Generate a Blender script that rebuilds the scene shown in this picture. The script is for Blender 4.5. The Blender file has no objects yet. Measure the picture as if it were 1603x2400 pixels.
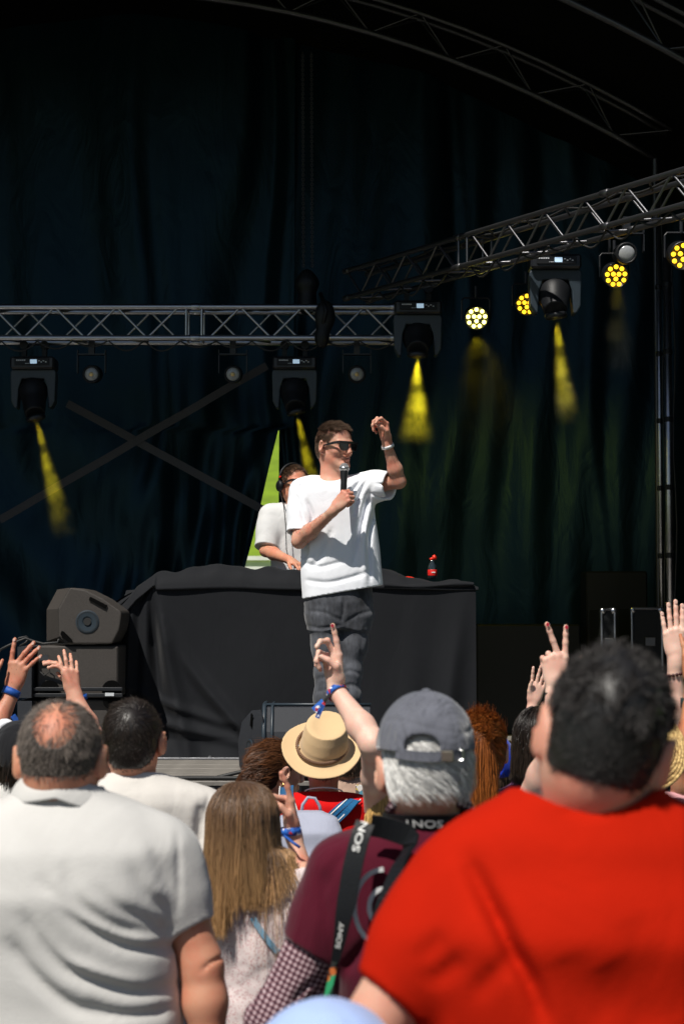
import bpy, math, random
import numpy as np
from mathutils import Vector, Matrix
random.seed(7); RNG = np.random.default_rng(11)
scene = bpy.context.scene
COL = scene.collection
# ------------------------------------------------------------------ camera, world, sun, exposure
CAMZ = 1.95; FPX = 4200.0; PITCH = math.atan(222/FPX)
cam_d = bpy.data.cameras.new('camera'); cam = bpy.data.objects.new('camera', cam_d); COL.objects.link(cam)
cam.location = (0, 0, CAMZ); cam.rotation_euler = (math.pi/2 + PITCH, 0, 0)
cam_d.sensor_fit = 'VERTICAL'; cam_d.sensor_height = 36; cam_d.lens = 36*FPX/2400
cam_d.clip_start = 0.1; cam_d.clip_end = 2000
cam_d.dof.use_dof = True; cam_d.dof.focus_distance = 9.0; cam_d.dof.aperture_fstop = 5.6
scene.camera = cam
TOSUN = Vector((-0.36, -0.55, 1.0)).normalized()
world = bpy.data.worlds.new('World'); scene.world = world; world.use_nodes = True
wn = world.node_tree.nodes; wl = world.node_tree.links; wn.clear()
wo = wn.new('ShaderNodeOutputWorld'); wb = wn.new('ShaderNodeBackground'); ws = wn.new('ShaderNodeTexSky')
ws.sky_type = 'NISHITA'; ws.sun_disc = False
ws.sun_elevation = math.asin(TOSUN.z); ws.sun_rotation = math.atan2(TOSUN.x, TOSUN.y)
ws.dust_density = 0.6; ws.air_density = 1.0
wb.inputs['Strength'].default_value = 0.05
wl.new(ws.outputs[0], wb.inputs[0]); wl.new(wb.outputs[0], wo.inputs[0])
sd = bpy.data.lights.new('sun', 'SUN'); sun = bpy.data.objects.new('sun', sd); COL.objects.link(sun)
sd.energy = 5.0; sd.angle = math.radians(0.5); sd.color = (1.0, 0.95, 0.87)
sun.rotation_euler = TOSUN.to_track_quat('Z', 'Y').to_euler(); sun.location = (-6, -6, 14)
vs = scene.view_settings; vs.view_transform = 'Standard'; vs.look = 'None'; vs.gamma = 1; vs.exposure = 0.06
vs.use_curve_mapping = False
scene.cycles.max_bounces = 6; scene.cycles.diffuse_bounces = 3; scene.cycles.glossy_bounces = 3
scene.cycles.transmission_bounces = 4; scene.cycles.volume_bounces = 0
scene.cycles.use_denoising = True
scene.cycles.sample_clamp_indirect = 4

# ------------------------------------------------------------------ helpers
CP, SP = math.cos(PITCH), math.sin(PITCH); DS = 1603/1568
def P(u, v, Y):
    """point at distance Y that stands where the 1568-wide view of the photo has (u, v)"""
    sx = (u*DS - 801.5)/FPX; sy = (1200 - v*DS)/FPX
    dy = CP - SP*sy; dz = SP + CP*sy
    t = Y/dy
    return np.array((sx*t, Y, CAMZ + dz*t))
def tag(o, label=None, cat=None, group=None, kind=None):
    if label: o['label'] = label
    if cat: o['category'] = cat
    if group: o['group'] = group
    if kind: o['kind'] = kind
    return o
OFF = {}
def empty(name, loc, label, cat, group=None):
    o = bpy.data.objects.new(name, None); COL.objects.link(o); o.location = loc; o.empty_display_size = .1
    OFF[o.name] = np.array(loc, float)
    return tag(o, label, cat, group)
def mk(name, V, F, mat, parent=None, smooth=True, attrs=None, kind=None):
    V = np.asarray(V, np.float32).reshape(-1, 3)
    off = OFF.get(parent.name, np.zeros(3)) if parent else np.zeros(3)
    me = bpy.data.meshes.new(name)
    if isinstance(F, np.ndarray):
        Fs = [F]
    elif len(F) and isinstance(F[0], np.ndarray):
        Fs = F
    else:
        Fs = None
    if Fs is not None:
        nl = sum(f.size for f in Fs); nf = sum(len(f) for f in Fs)
        me.vertices.add(len(V)); me.vertices.foreach_set('co', (V - off).astype(np.float32).ravel())
        me.loops.add(nl); me.loops.foreach_set('vertex_index', np.concatenate([f.ravel() for f in Fs]).astype(np.int32))
        st = []; s = 0
        for f in Fs:
            st.append(s + np.arange(len(f))*f.shape[1]); s += f.size
        me.polygons.add(nf); me.polygons.foreach_set('loop_start', np.concatenate(st).astype(np.int32))
        me.update(calc_edges=True); me.validate()
    else:
        me.from_pydata([tuple(map(float, v)) for v in (V - off)], [], [tuple(f) for f in F]); me.update()
    if smooth: me.polygons.foreach_set('use_smooth', np.ones(len(me.polygons), bool))
    if attrs:
        for k, a in attrs.items():
            at = me.attributes.new(k, 'FLOAT', 'POINT'); at.data.foreach_set('value', np.asarray(a, np.float32))
    if mat: me.materials.append(mat)
    o = bpy.data.objects.new(name, me); COL.objects.link(o)
    if parent:
        o.parent = parent
        OFF[o.name] = off
    if kind: o['kind'] = kind
    return o
class MB:
    """collects simple shapes into one mesh"""
    def __init__(s): s.V = []; s.F = []
    def add(s, V, F):
        n = len(s.V); s.V += [tuple(v) for v in V]; s.F += [tuple(i + n for i in f) for f in F]; return s
    def box(s, c, d, R=None, bev=0.0):
        hx, hy, hz = [x/2 for x in d]
        if bev <= 0:
            V = [(x, y, z) for z in (-hz, hz) for x, y in ((-hx, -hy), (hx, -hy), (hx, hy), (-hx, hy))]
            F = [(0, 3, 2, 1), (4, 5, 6, 7), (0, 1, 5, 4), (1, 2, 6, 5), (2, 3, 7, 6), (3, 0, 4, 7)]
        else:
            b = min(bev, hx*.9, hy*.9, hz*.9); V = []
            prof = [(hz - b, 0), (hz, b)]
            rings = []
            for z, ins in ((-hz, b), (-hz + b, 0), (hz - b, 0), (hz, b)):
                ax, ay = hx - ins, hy - ins; q = b if ins == 0 else b*.4
                ring = [(-ax + q, -ay, z), (ax - q, -ay, z), (ax, -ay + q, z), (ax, ay - q, z), (ax - q, ay, z), (-ax + q, ay, z), (-ax, ay - q, z), (-ax, -ay + q, z)]
                rings.append(range(len(V), len(V) + 8)); V += ring
            F = [tuple(reversed(rings[0])), tuple(rings[-1])]
            for a, c2 in zip(rings, rings[1:]):
                for i in range(8): F.append((a[i], a[(i + 1) % 8], c2[(i + 1) % 8], c2[i]))
        V = np.array(V)
        if R is not None: V = V @ np.array(R).T
        return s.add(V + np.array(c), F)
    def tube(s, pts, r, n=8, cap=True, closed=False):
        pts = [np.array(p, float) for p in pts]; m = len(pts)
        rs = r if hasattr(r, '__len__') else [r]*m
        V = []; F = []; up = None
        for i in range(m):
            a = pts[i - 1] if (i or closed) else pts[i]; b = pts[(i + 1) % m] if (i < m - 1 or closed) else pts[i]
            t = b - a; t = t/(np.linalg.norm(t) + 1e-9)
            if up is None:
                up = np.array((0, 0, 1.)) if abs(t[2]) < .9 else np.array((1., 0, 0))
            x = np.cross(t, up); x /= np.linalg.norm(x) + 1e-9; y = np.cross(t, x); up = -y if np.dot(-y, up) > 0 else y
            for k in range(n):
                q = 2*math.pi*k/n; V.append(pts[i] + rs[i]*(math.cos(q)*x + math.sin(q)*up))
        for i in range(m if closed else m - 1):
            j = (i + 1) % m
            for k in range(n): F.append((i*n + k, i*n + (k + 1) % n, j*n + (k + 1) % n, j*n + k))
        if cap and not closed:
            F.append(tuple(range(n))[::-1]); F.append(tuple(range((m - 1)*n, m*n)))
        return s.add(V, F)
    def lathe(s, prof, c, axis=(0, 0, 1), n=20):
        """prof: (radius, height) pairs along axis"""
        a = np.array(axis, float); a /= np.linalg.norm(a)
        x = np.cross(a, (0, 0, 1.) if abs(a[2]) < .9 else (1., 0, 0)); x /= np.linalg.norm(x); y = np.cross(a, x)
        V = []; F = []
        for r, h in prof:
            for k in range(n):
                q = 2*math.pi*k/n; V.append(np.array(c) + a*h + r*(math.cos(q)*x + math.sin(q)*y))
        for i in range(len(prof) - 1):
            for k in range(n): F.append((i*n + k, i*n + (k + 1) % n, (i + 1)*n + (k + 1) % n, (i + 1)*n + k))
        F.append(tuple(range(n))[::-1]); F.append(tuple(range((len(prof) - 1)*n, len(prof)*n)))
        return s.add(V, F)
    def prism(s, poly, d):
        """poly: list of 3d points, extruded by vector d"""
        n = len(poly); V = [np.array(p, float) for p in poly] + [np.array(p, float) + np.array(d) for p in poly]
        F = [tuple(range(n))[::-1], tuple(range(n, 2*n))] + [(i, (i + 1) % n, n + (i + 1) % n, n + i) for i in range(n)]
        return s.add(V, F)
    def ribbon(s, pts, side, w, t):
        """flat band through pts; side: vectors across the band"""
        V = []; m = len(pts); W = w if hasattr(w, '__len__') else [w]*m
        for i in range(m):
            p = np.array(pts[i], float); a = np.array(pts[max(i - 1, 0)], float); b = np.array(pts[min(i + 1, m - 1)], float)
            tg = (b - a)/np.linalg.norm(b - a); sd = np.array(side[i] if hasattr(side[0], '__len__') else side, float)
            sd = sd - tg*np.dot(sd, tg); sd /= np.linalg.norm(sd); nn = np.cross(tg, sd)
            for q1, q2 in ((-1, -1), (1, -1), (1, 1), (-1, 1)): V.append(p + sd*W[i]/2*q1 + nn*t/2*q2)
        F = []
        for i in range(m - 1):
            for k in range(4): F.append((i*4 + k, i*4 + (k + 1) % 4, (i + 1)*4 + (k + 1) % 4, (i + 1)*4 + k))
        F.append((3, 2, 1, 0)); F.append(tuple(range((m - 1)*4, m*4)))
        return s.add(V, F)
    def build(s, name, mat, parent=None, smooth=False, kind=None):
        o = mk(name, s.V, s.F, mat, parent, smooth=smooth, kind=kind)
        return o
def grid(name, fn, nu, nv, mat, parent=None, kind=None, thick=0):
    u, v = np.meshgrid(np.linspace(0, 1, nu), np.linspace(0, 1, nv))
    V = fn(u.ravel(), v.ravel())
    i = np.arange(nu*nv).reshape(nv, nu)
    F = np.stack([i[:-1, :-1], i[:-1, 1:], i[1:, 1:], i[1:, :-1]], -1).reshape(-1, 4)
    o = mk(name, V, F, mat, parent, kind=kind)
    if thick:
        m = o.modifiers.new('thickness', 'SOLIDIFY'); m.thickness = thick; m.offset = 0
    return o
def polyint(pts, n):
    pts = np.array(pts, float); seg = np.linalg.norm(np.diff(pts, axis=0), axis=1); s = np.r_[0, np.cumsum(seg)]
    # catmull-rom through the points
    out = []
    for t in np.linspace(0, s[-1], n):
        i = min(max(np.searchsorted(s, t, side='right') - 1, 0), len(pts) - 2); f = (t - s[i])/max(seg[i], 1e-9)
        p0 = pts[max(i - 1, 0)]; p1 = pts[i]; p2 = pts[i + 1]; p3 = pts[min(i + 2, len(pts) - 1)]
        out.append(.5*((2*p1) + (p2 - p0)*f + (2*p0 - 5*p1 + 4*p2 - p3)*f*f + (3*p1 - p0 - 3*p2 + p3)*f**3))
    return np.array(out)
# ------------------------------------------------------------------ materials
def newmat(name):
    m = bpy.data.materials.new(name); m.use_nodes = True; return m, m.node_tree.nodes, m.node_tree.links, m.node_tree.nodes['Principled BSDF']
def c4(c): return (c[0], c[1], c[2], 1)
def simple(name, col, rough=.6, metal=0, spec=.5, bump=0, bscale=60, var=.25, vscale=3, sheen=0, coat=0):
    m, n, l, b = newmat(name)
    b.inputs['Roughness'].default_value = rough; b.inputs['Metallic'].default_value = metal
    b.inputs['Specular IOR Level'].default_value = spec
    if sheen: b.inputs['Sheen Weight'].default_value = sheen; b.inputs['Sheen Roughness'].default_value = .5
    if coat: b.inputs['Coat Weight'].default_value = coat
    tc = n.new('ShaderNodeTexCoord')
    nz = n.new('ShaderNodeTexNoise'); nz.inputs['Scale'].default_value = vscale; nz.inputs['Detail'].default_value = 5
    l.new(tc.outputs['Object'], nz.inputs['Vector'])
    mx = n.new('ShaderNodeMix'); mx.data_type = 'RGBA'
    lo = [x*(1 - var) for x in col]; hi = [min(1, x*(1 + var*.6)) for x in col]
    mx.inputs['A'].default_value = c4(lo); mx.inputs['B'].default_value = c4(hi)
    l.new(nz.outputs['Fac'], mx.inputs['Factor']); l.new(mx.outputs['Result'], b.inputs['Base Color'])
    if bump:
        n2 = n.new('ShaderNodeTexNoise'); n2.inputs['Scale'].default_value = bscale; n2.inputs['Detail'].default_value = 4
        l.new(tc.outputs['Object'], n2.inputs['Vector'])
        bp = n.new('ShaderNodeBump'); bp.inputs['Strength'].default_value = bump; bp.inputs['Distance'].default_value = .01
        l.new(n2.outputs['Fac'], bp.inputs['Height']); l.new(bp.outputs['Normal'], b.inputs['Normal'])
    return m
def fabric(name, col, wr=.35, wscale=9, stretch=(1, 1, .45), rough=.9, sheen=.25, var=.08, weave=260, dist=.012):
    """cloth: soft wrinkles and a fine weave as bump"""
    m, n, l, b = newmat(name)
    b.inputs['Roughness'].default_value = rough; b.inputs['Specular IOR Level'].default_value = .2
    b.inputs['Sheen Weight'].default_value = sheen; b.inputs['Sheen Roughness'].default_value = .4
    tc = n.new('ShaderNodeTexCoord'); mp = n.new('ShaderNodeMapping'); mp.inputs['Scale'].default_value = stretch
    mp.inputs['Rotation'].default_value = (.3, .5, .2)
    l.new(tc.outputs['Object'], mp.inputs['Vector'])
    w = n.new('ShaderNodeTexNoise'); w.inputs['Scale'].default_value = wscale; w.inputs['Detail'].default_value = 3; w.inputs['Distortion'].default_value = 1.2
    l.new(mp.outputs[0], w.inputs['Vector'])
    f = n.new('ShaderNodeTexNoise'); f.inputs['Scale'].default_value = weave; f.inputs['Detail'].default_value = 1
    l.new(tc.outputs['Object'], f.inputs['Vector'])
    bp = n.new('ShaderNodeBump'); bp.inputs['Strength'].default_value = wr; bp.inputs['Distance'].default_value = dist*3
    l.new(w.outputs['Fac'], bp.inputs['Height'])
    b2 = n.new('ShaderNodeBump'); b2.inputs['Strength'].default_value = .25; b2.inputs['Distance'].default_value = .002
    l.new(f.outputs['Fac'], b2.inputs['Height']); l.new(bp.outputs[0], b2.inputs['Normal']); l.new(b2.outputs[0], b.inputs['Normal'])
    v = n.new('ShaderNodeTexNoise'); v.inputs['Scale'].default_value = 14; v.inputs['Detail'].default_value = 6
    l.new(tc.outputs['Object'], v.inputs['Vector'])
    mx = n.new('ShaderNodeMix'); mx.data_type = 'RGBA'
    mx.inputs['A'].default_value = c4([x*(1 - var) for x in col]); mx.inputs['B'].default_value = c4([min(1, x*(1 + var)) for x in col])
    l.new(v.outputs['Fac'], mx.inputs['Factor']); l.new(mx.outputs['Result'], b.inputs['Base Color'])
    return m
def skinmat(name, col, red=.25, freck=0.0, hairy=0):
    m, n, l, b = newmat(name)
    b.inputs['Roughness'].default_value = .52; b.inputs['Specular IOR Level'].default_value = .4
    b.inputs['Subsurface Weight'].default_value = .25; b.inputs['Subsurface Radius'].default_value = (1, .28, .14); b.inputs['Subsurface Scale'].default_value = .012
    tc = n.new('ShaderNodeTexCoord')
    v = n.new('ShaderNodeTexNoise'); v.inputs['Scale'].default_value = 16; v.inputs['Detail'].default_value = 6
    l.new(tc.outputs['Object'], v.inputs['Vector'])
    rp = n.new('ShaderNodeMapRange'); rp.inputs['From Min'].default_value = .35; rp.inputs['From Max'].default_value = .7
    l.new(v.outputs['Fac'], rp.inputs['Value'])
    mx = n.new('ShaderNodeMix'); mx.data_type = 'RGBA'
    mx.inputs['A'].default_value = c4(col); mx.inputs['B'].default_value = c4((col[0]*(1 - red*.1), col[1]*(1 - red), col[2]*(1 - red*1.1)))
    l.new(rp.outputs['Result'], mx.inputs['Factor'])
    out = mx.outputs['Result']
    if freck:
        f = n.new('ShaderNodeTexVoronoi'); f.inputs['Scale'].default_value = 90
        l.new(tc.outputs['Object'], f.inputs['Vector'])
        r2 = n.new('ShaderNodeMapRange'); r2.inputs['From Min'].default_value = .28; r2.inputs['From Max'].default_value = .12
        r2.inputs['To Max'].default_value = freck
        l.new(f.outputs['Distance'], r2.inputs['Value'])
        m2 = n.new('ShaderNodeMix'); m2.data_type = 'RGBA'; m2.inputs['B'].default_value = c4((col[0]*.45, col[1]*.3, col[2]*.25))
        l.new(r2.outputs['Result'], m2.inputs['Factor']); l.new(out, m2.inputs['A']); out = m2.outputs['Result']
    l.new(out, b.inputs['Base Color'])
    p = n.new('ShaderNodeTexNoise'); p.inputs['Scale'].default_value = 220; p.inputs['Detail'].default_value = 3
    l.new(tc.outputs['Object'], p.inputs['Vector'])
    bp = n.new('ShaderNodeBump'); bp.inputs['Strength'].default_value = .2; bp.inputs['Distance'].default_value = .002
    l.new(p.outputs['Fac'], bp.inputs['Height']); l.new(bp.outputs[0], b.inputs['Normal'])
    return m
def hairmat(name, root, tip, rough=.38, spec=.5):
    """strand colour from the per-strand attributes tint (random) and along (0 root .. 1 tip)"""
    m, n, l, b = newmat(name)
    b.inputs['Roughness'].default_value = rough; b.inputs['Specular IOR Level'].default_value = spec
    a = n.new('ShaderNodeAttribute'); a.attribute_name = 'along'; t = n.new('ShaderNodeAttribute'); t.attribute_name = 'tint'
    mx = n.new('ShaderNodeMix'); mx.data_type = 'RGBA'; mx.inputs['A'].default_value = c4(root); mx.inputs['B'].default_value = c4(tip)
    l.new(a.outputs['Fac'], mx.inputs['Factor'])
    mr = n.new('ShaderNodeMapRange'); mr.inputs['To Min'].default_value = .45; mr.inputs['To Max'].default_value = 1.6
    l.new(t.outputs['Fac'], mr.inputs['Value'])
    sc = n.new('ShaderNodeVectorMath'); sc.operation = 'SCALE'
    l.new(mx.outputs['Result'], sc.inputs[0]); l.new(mr.outputs['Result'], sc.inputs['Scale']); l.new(sc.outputs[0], b.inputs['Base Color'])
    return m
def emit(name, col, st):
    m, n, l, b = newmat(name); b.inputs['Base Color'].default_value = c4(col)
    b.inputs['Emission Color'].default_value = c4(col); b.inputs['Emission Strength'].default_value = st; return m
# ------------------------------------------------------------------ implicit shapes -> mesh
def smin(a, b, k):
    if k <= 0: return np.minimum(a, b)
    h = np.maximum(k - np.abs(a - b), 0)/k
    return np.minimum(a, b) - h*h*k*.25
def nrm(v): v = np.array(v, float); return v/(np.linalg.norm(v) + 1e-12)
class SDF:
    def __init__(s): s.p = []; s.post = []
    def _add(s, fn, c, r, k, op='u'): s.p.append((fn, np.array(c, float), r, k, op)); return s
    def cone(s, a, b, ra, rb, k=.02, op='u', flat=False):
        a = np.array(a, float); b = np.array(b, float); ba = b - a; l2 = max(ba @ ba, 1e-9); L = math.sqrt(l2)
        def fn(p):
            pa = p - a; h = (pa @ ba)/l2; hc = np.clip(h, 0, 1)
            d = np.linalg.norm(pa - hc[..., None]*ba, axis=-1) - (ra + (rb - ra)*hc)
            if flat: d = np.maximum(d, np.maximum((h - 1)*L, -h*L - 10*(0 if flat == 2 else 1)))
            return d
        return s._add(fn, (a + b)/2, L/2 + max(ra, rb), k, op)
    def chain(s, pts, rs, k=.02, op='u'):
        for i in range(len(pts) - 1): s.cone(pts[i], pts[i + 1], rs[i], rs[i + 1], k if i else k, op)
        return s
    def ell(s, c, r, R=None, k=.02, op='u'):
        c = np.array(c, float); r = np.array(r, float); R = np.eye(3) if R is None else np.array(R)
        def fn(p):
            q = (p - c) @ R; k0 = np.linalg.norm(q/r, axis=-1); k1 = np.linalg.norm(q/(r*r), axis=-1) + 1e-9
            return k0*(k0 - 1)/k1
        return s._add(fn, c, float(max(r)), k, op)
    def loft(s, rows, R=None, O=(0, 0, 0), n=2.3, k=.03, op='u'):
        """rows: (z, cx, cy, halfwidth, halfdepth) from low to high in the frame R, O"""
        rows = np.array(sorted(rows), float); zz = np.linspace(rows[0, 0], rows[-1, 0], 200)
        R = np.eye(3) if R is None else np.array(R); O = np.array(O, float)
        tb = np.stack([np.interp(zz, rows[:, 0], rows[:, i]) for i in range(1, 5)])
        ker = np.hanning(15); ker /= ker.sum()
        tb = np.stack([np.convolve(np.pad(t, 7, mode='edge'), ker, 'valid') for t in tb])
        def fn(p):
            q = (p - O) @ R; z = q[..., 2]
            cx, cy, hw, hd = [np.interp(z, zz, t) for t in tb]
            x = np.abs(q[..., 0] - cx)/hw; y = np.abs(q[..., 1] - cy)/hd
            g = (x**n + y**n + 1e-12)**(1/n)
            d = (g - 1)*np.minimum(hw, hd)*.7
            return np.maximum(d, np.maximum(z - zz[-1], zz[0] - z))
        mid = O + R @ np.array((rows[:, 1].mean(), rows[:, 2].mean(), (rows[0, 0] + rows[-1, 0])/2))
        return s._add(fn, mid, (rows[-1, 0] - rows[0, 0])/2 + rows[:, 3].max() + .05, k, op)
    def fold(s, pts, w, a, ylim=None, sgn=-1):
        """crease (a>0) or ridge (a<0) along a line given in the x-z plane, on the side of the body towards the camera"""
        pts = polyint(pts, 4*len(pts)); q = pts[:, [0, 2]]; c = pts.mean(0); r = np.abs(pts - c).max()*1.5 + 3*w + .35
        n = len(q); amp = np.sin(np.linspace(.12, math.pi - .12, n))**.7
        def fn(p):
            x = p[..., [0, 2]]; best = np.full(x.shape[:-1], 9.); am = np.zeros(x.shape[:-1])
            for i in range(n - 1):
                ba = q[i + 1] - q[i]; pa = x - q[i]; h = np.clip((pa @ ba)/(ba @ ba + 1e-12), 0, 1)
                d = np.linalg.norm(pa - h[..., None]*ba, axis=-1); mk_ = d < best
                best = np.where(mk_, d, best); am = np.where(mk_, amp[i] + (amp[i + 1] - amp[i])*h, am)
            o = a*am*np.exp(-(best/w)**2)
            if ylim is not None: o = np.where(p[..., 1] < ylim, o, 0)
            return o
        return s._add(fn, c, r, 0, 'd')
    def plane(s, pt, nor):
        """keep what lies on the side opposite to nor"""
        pt = np.array(pt, float); nor = nrm(nor)
        s.post.append(lambda D, p: np.maximum(D, (p - pt) @ nor)); return s
    def wave(s, amp, sc, seed=0, st=(1, 1, 1)):
        r = np.random.default_rng(seed); ks = r.normal(size=(7, 3))*np.array(st); ks = ks/np.linalg.norm(ks, axis=1)[:, None]*sc*r.uniform(.6, 2.2, 7)[:, None]; ph = r.uniform(0, 6.28, 7)
        def f(D, p):
            w = np.zeros(D.shape)
            wp = p + .35/sc*np.sin(p[..., [1, 2, 0]]*sc*.8 + ph[:3])
            for k_, q in zip(ks, ph): w += (1 - 2*np.abs(np.sin((wp @ k_) + q)))
            return D + amp*w/5
        s.post.append(f); return s
    def ev(s, pts, cen=None, rad=0.):
        sh = pts.shape[:-1]
        if cen is None:
            pts = pts.reshape(-1, 1, 3); cen = pts[:, 0]
        D = np.full(pts.shape[:-1], .25)
        for fn, c, r, k, op in s.p:
            m = np.linalg.norm(cen - c, axis=1) < r + rad + k + .03
            if not m.any(): continue
            d = fn(pts[m])
            if op == 'u': D[m] = smin(D[m], d, k)
            elif op == 's': D[m] = -smin(-D[m], d, k)
            elif op == 'd': D[m] = D[m] + d
        for f in s.post: D = f(D, pts)
        return D.reshape(sh)
    def grad(s, p, e=.003):
        g = np.stack([s.ev(p + np.eye(3)[i]*e) - s.ev(p - np.eye(3)[i]*e) for i in range(3)], -1)
        return g/(np.linalg.norm(g, axis=-1, keepdims=True) + 1e-9)
    def mesh(s, h):
        lo = np.min([c - r for _, c, r, _, op in s.p if op == 'u'], 0) - .04; hi = np.max([c + r for _, c, r, _, op in s.p if op == 'u'], 0) + .04
        H = 8*h; nb = np.ceil((hi - lo)/H).astype(int)
        gi = np.stack(np.meshgrid(*[np.arange(n) for n in nb], indexing='ij'), -1).reshape(-1, 3)
        cc = lo + (gi + .5)*H
        keep = np.zeros(len(gi), bool)
        for i in range(0, len(gi), 60000):
            keep[i:i + 60000] = np.abs(s.ev(cc[i:i + 60000, None, :], cc[i:i + 60000], .0)[:, 0]) < H*1.25
        gi = gi[keep]; cc = cc[keep]
        l9 = np.stack(np.meshgrid(*[np.arange(9)]*3, indexing='ij'), -1).reshape(-1, 3)
        N = (nb*8 + 2).astype(np.int64)
        def key(ix): return (ix[..., 0]*N[1] + ix[..., 1])*N[2] + ix[..., 2]
        vk = []; vp = []; ek = []
        for i in range(0, len(gi), 400):
            g = gi[i:i + 400]; ip = g[:, None, :]*8 + l9[None]; pts = lo + ip*h
            D = s.ev(pts, cc[i:i + 400], H*.87).reshape(-1, 9, 9, 9)
            sg = D < 0
            cs = np.zeros((len(g), 8, 8, 8), int)
            for a in (0, 1):
                for b in (0, 1):
                    for c in (0, 1): cs += sg[:, a:a + 8, b:b + 8, c:c + 8]
            B, X, Y_, Z = np.nonzero((cs > 0) & (cs < 8))
            if not len(B): continue
            acc = np.zeros((len(B), 3)); cnt = np.zeros(len(B))
            for ax in range(3):
                o1, o2 = [q for q in range(3) if q != ax]
                for a in (0, 1):
                    for b in (0, 1):
                        st = np.zeros(3, int); st[o1] = a; st[o2] = b; en = st.copy(); en[ax] = 1
                        d0 = D[B, X + st[0], Y_ + st[1], Z + st[2]]; d1 = D[B, X + en[0], Y_ + en[1], Z + en[2]]
                        m = (d0 < 0) != (d1 < 0); t = np.where(m, d0/np.where(m, d0 - d1, 1), 0)
                        pos = np.tile(st.astype(float), (len(B), 1)); pos[:, ax] = t
                        acc += pos*m[:, None]; cnt += m
            cell = g[B]*8 + np.stack([X, Y_, Z], -1)
            vk.append(key(cell)); vp.append(lo + (cell + acc/cnt[:, None])*h)
            for ax in range(3):
                s0 = sg[:, :8, :8, :8]; s1 = [sg[:, 1:, :8, :8], sg[:, :8, 1:, :8], sg[:, :8, :8, 1:]][ax]
                B2, a_, b_, c_ = np.nonzero(s0 != s1)
                e = g[B2]*8 + np.stack([a_, b_, c_], -1)
                ek.append((ax, e, s0[B2, a_, b_, c_]))
        vk = np.concatenate(vk); vp = np.concatenate(vp); od = np.argsort(vk); vk = vk[od]; vp = vp[od]
        Fs = []
        for ax, e, ins in ek:
            if not len(e): continue
            o1, o2 = (ax + 1) % 3, (ax + 2) % 3; E = np.eye(3, dtype=int)
            q = np.stack([key(e - E[o1] - E[o2]), key(e - E[o2]), key(e), key(e - E[o1])], -1)
            ok = (e[:, o1] > 0) & (e[:, o2] > 0)
            ix = np.searchsorted(vk, q); ix = np.minimum(ix, len(vk) - 1)
            ok &= (vk[ix] == q).all(1)
            ix = np.where(ins[:, None], ix, ix[:, ::-1])
            Fs.append(ix[ok])
        return vp, np.concatenate(Fs)
    def build(s, name, h, mat, parent, kind=None):
        V, F = s.mesh(h); return mk(name, V, F, mat, parent, kind=kind)
# ------------------------------------------------------------------ people: head, hand, hair, clothes
def rotm(yaw, pitch=0, roll=0):
    """columns: right, forward (face), up. yaw 0 faces away from the camera, positive turns to the right of the picture"""
    return np.array(Matrix.Rotation(-math.radians(yaw), 3, 'Z') @ Matrix.Rotation(math.radians(pitch), 3, 'X') @ Matrix.Rotation(math.radians(roll), 3, 'Y'))
class Head:
    def __init__(s, pos, yaw=0, pitch=0, roll=0, sc=1.0, wide=1.0):
        s.pos = np.array(pos, float); s.R = rotm(yaw, pitch, roll); s.sc = sc; s.wide = wide; s.ears = True
    def w(s, q): return s.pos + s.R @ (np.array(q, float)*s.sc*np.array((s.wide, 1, 1)))
    def W(s, Q): return s.pos + (np.asarray(Q)*s.sc*np.array((s.wide, 1, 1))) @ s.R.T
    def L(s, Pw): return ((Pw - s.pos) @ s.R)/(s.sc*np.array((s.wide, 1, 1)))
    def skull(s, S):
        e = lambda c, r, k=.02, op='u': S.ell(s.w(c), np.array(r)*s.sc*np.array((s.wide, 1, 1)), s.R, k*s.sc, op)
        e((0, -.018, .028), (.075, .096, .088)); e((0, .028, .02), (.066, .062, .078), .03)
        e((0, .035, -.045), (.055, .052, .068), .03); e((0, -.045, -.03), (.062, .062, .065), .03)
    def add(s, S, face=True):
        g = s.sc; s.skull(S)
        cn = lambda a, b, ra, rb, k=.012, op='u': S.cone(s.w(a), s.w(b), ra*g, rb*g, k*g, op)
        e = lambda c, r, k=.012, op='u', R=None: S.ell(s.w(c), np.array(r)*g, s.R if R is None else R, k*g, op)
        for sg in (-1, 1):
            cn((sg*.052, -.005, -.055), (sg*.022, .072, -.1), .018, .018, .025)
            if face:
                e((sg*.038, .062, -.028), (.022, .02, .02), .02)
                cn((sg*.014, .09, .024), (sg*.046, .078, .022), .009, .008, .012)
                e((sg*.031, .104, .002), (.019, .014, .013), .012, 's')
                e((sg*.0305, .079, .002), (.0125, .0125, .0125), .003)
                e((sg*.012, .104, -.036), (.009, .011, .008), .006)
            if not s.ears: continue
            # ear: shell with a hollow
            Re = s.R @ rotm(0, 0, 0) @ np.array(Matrix.Rotation(math.radians(sg*-24), 3, 'Z') @ Matrix.Rotation(math.radians(-14), 3, 'X'))
            e((sg*.089, -.012, -.008), (.0095, .023, .036), .006, 'u', Re)
            cn((sg*.078, -.004, -.038), (sg*.08, -.008, -.028), .008, .01, .008)
            e((sg*.097, -.004, -.003), (.0075, .011, .021), .004, 's', Re)
        cn((0, .08, -.1), (0, .086, -.098), .019, .017, .02)
        if face:
            cn((0, .092, .018), (0, .116, -.03), .0075, .0115, .014)
            cn((-.02, .088, -.06), (.02, .088, -.06), .007, .007, .01)
            cn((-.008, .098, -.058), (.008, .098, -.058), .006, .006, .006)
            cn((-.012, .094, -.071), (.012, .094, -.071), .007, .007, .006)
            cn((-.02, .103, -.0645), (.02, .103, -.0645), .002, .002, .004, 's')
        return s
def fist(c): return (c, 0)
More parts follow.
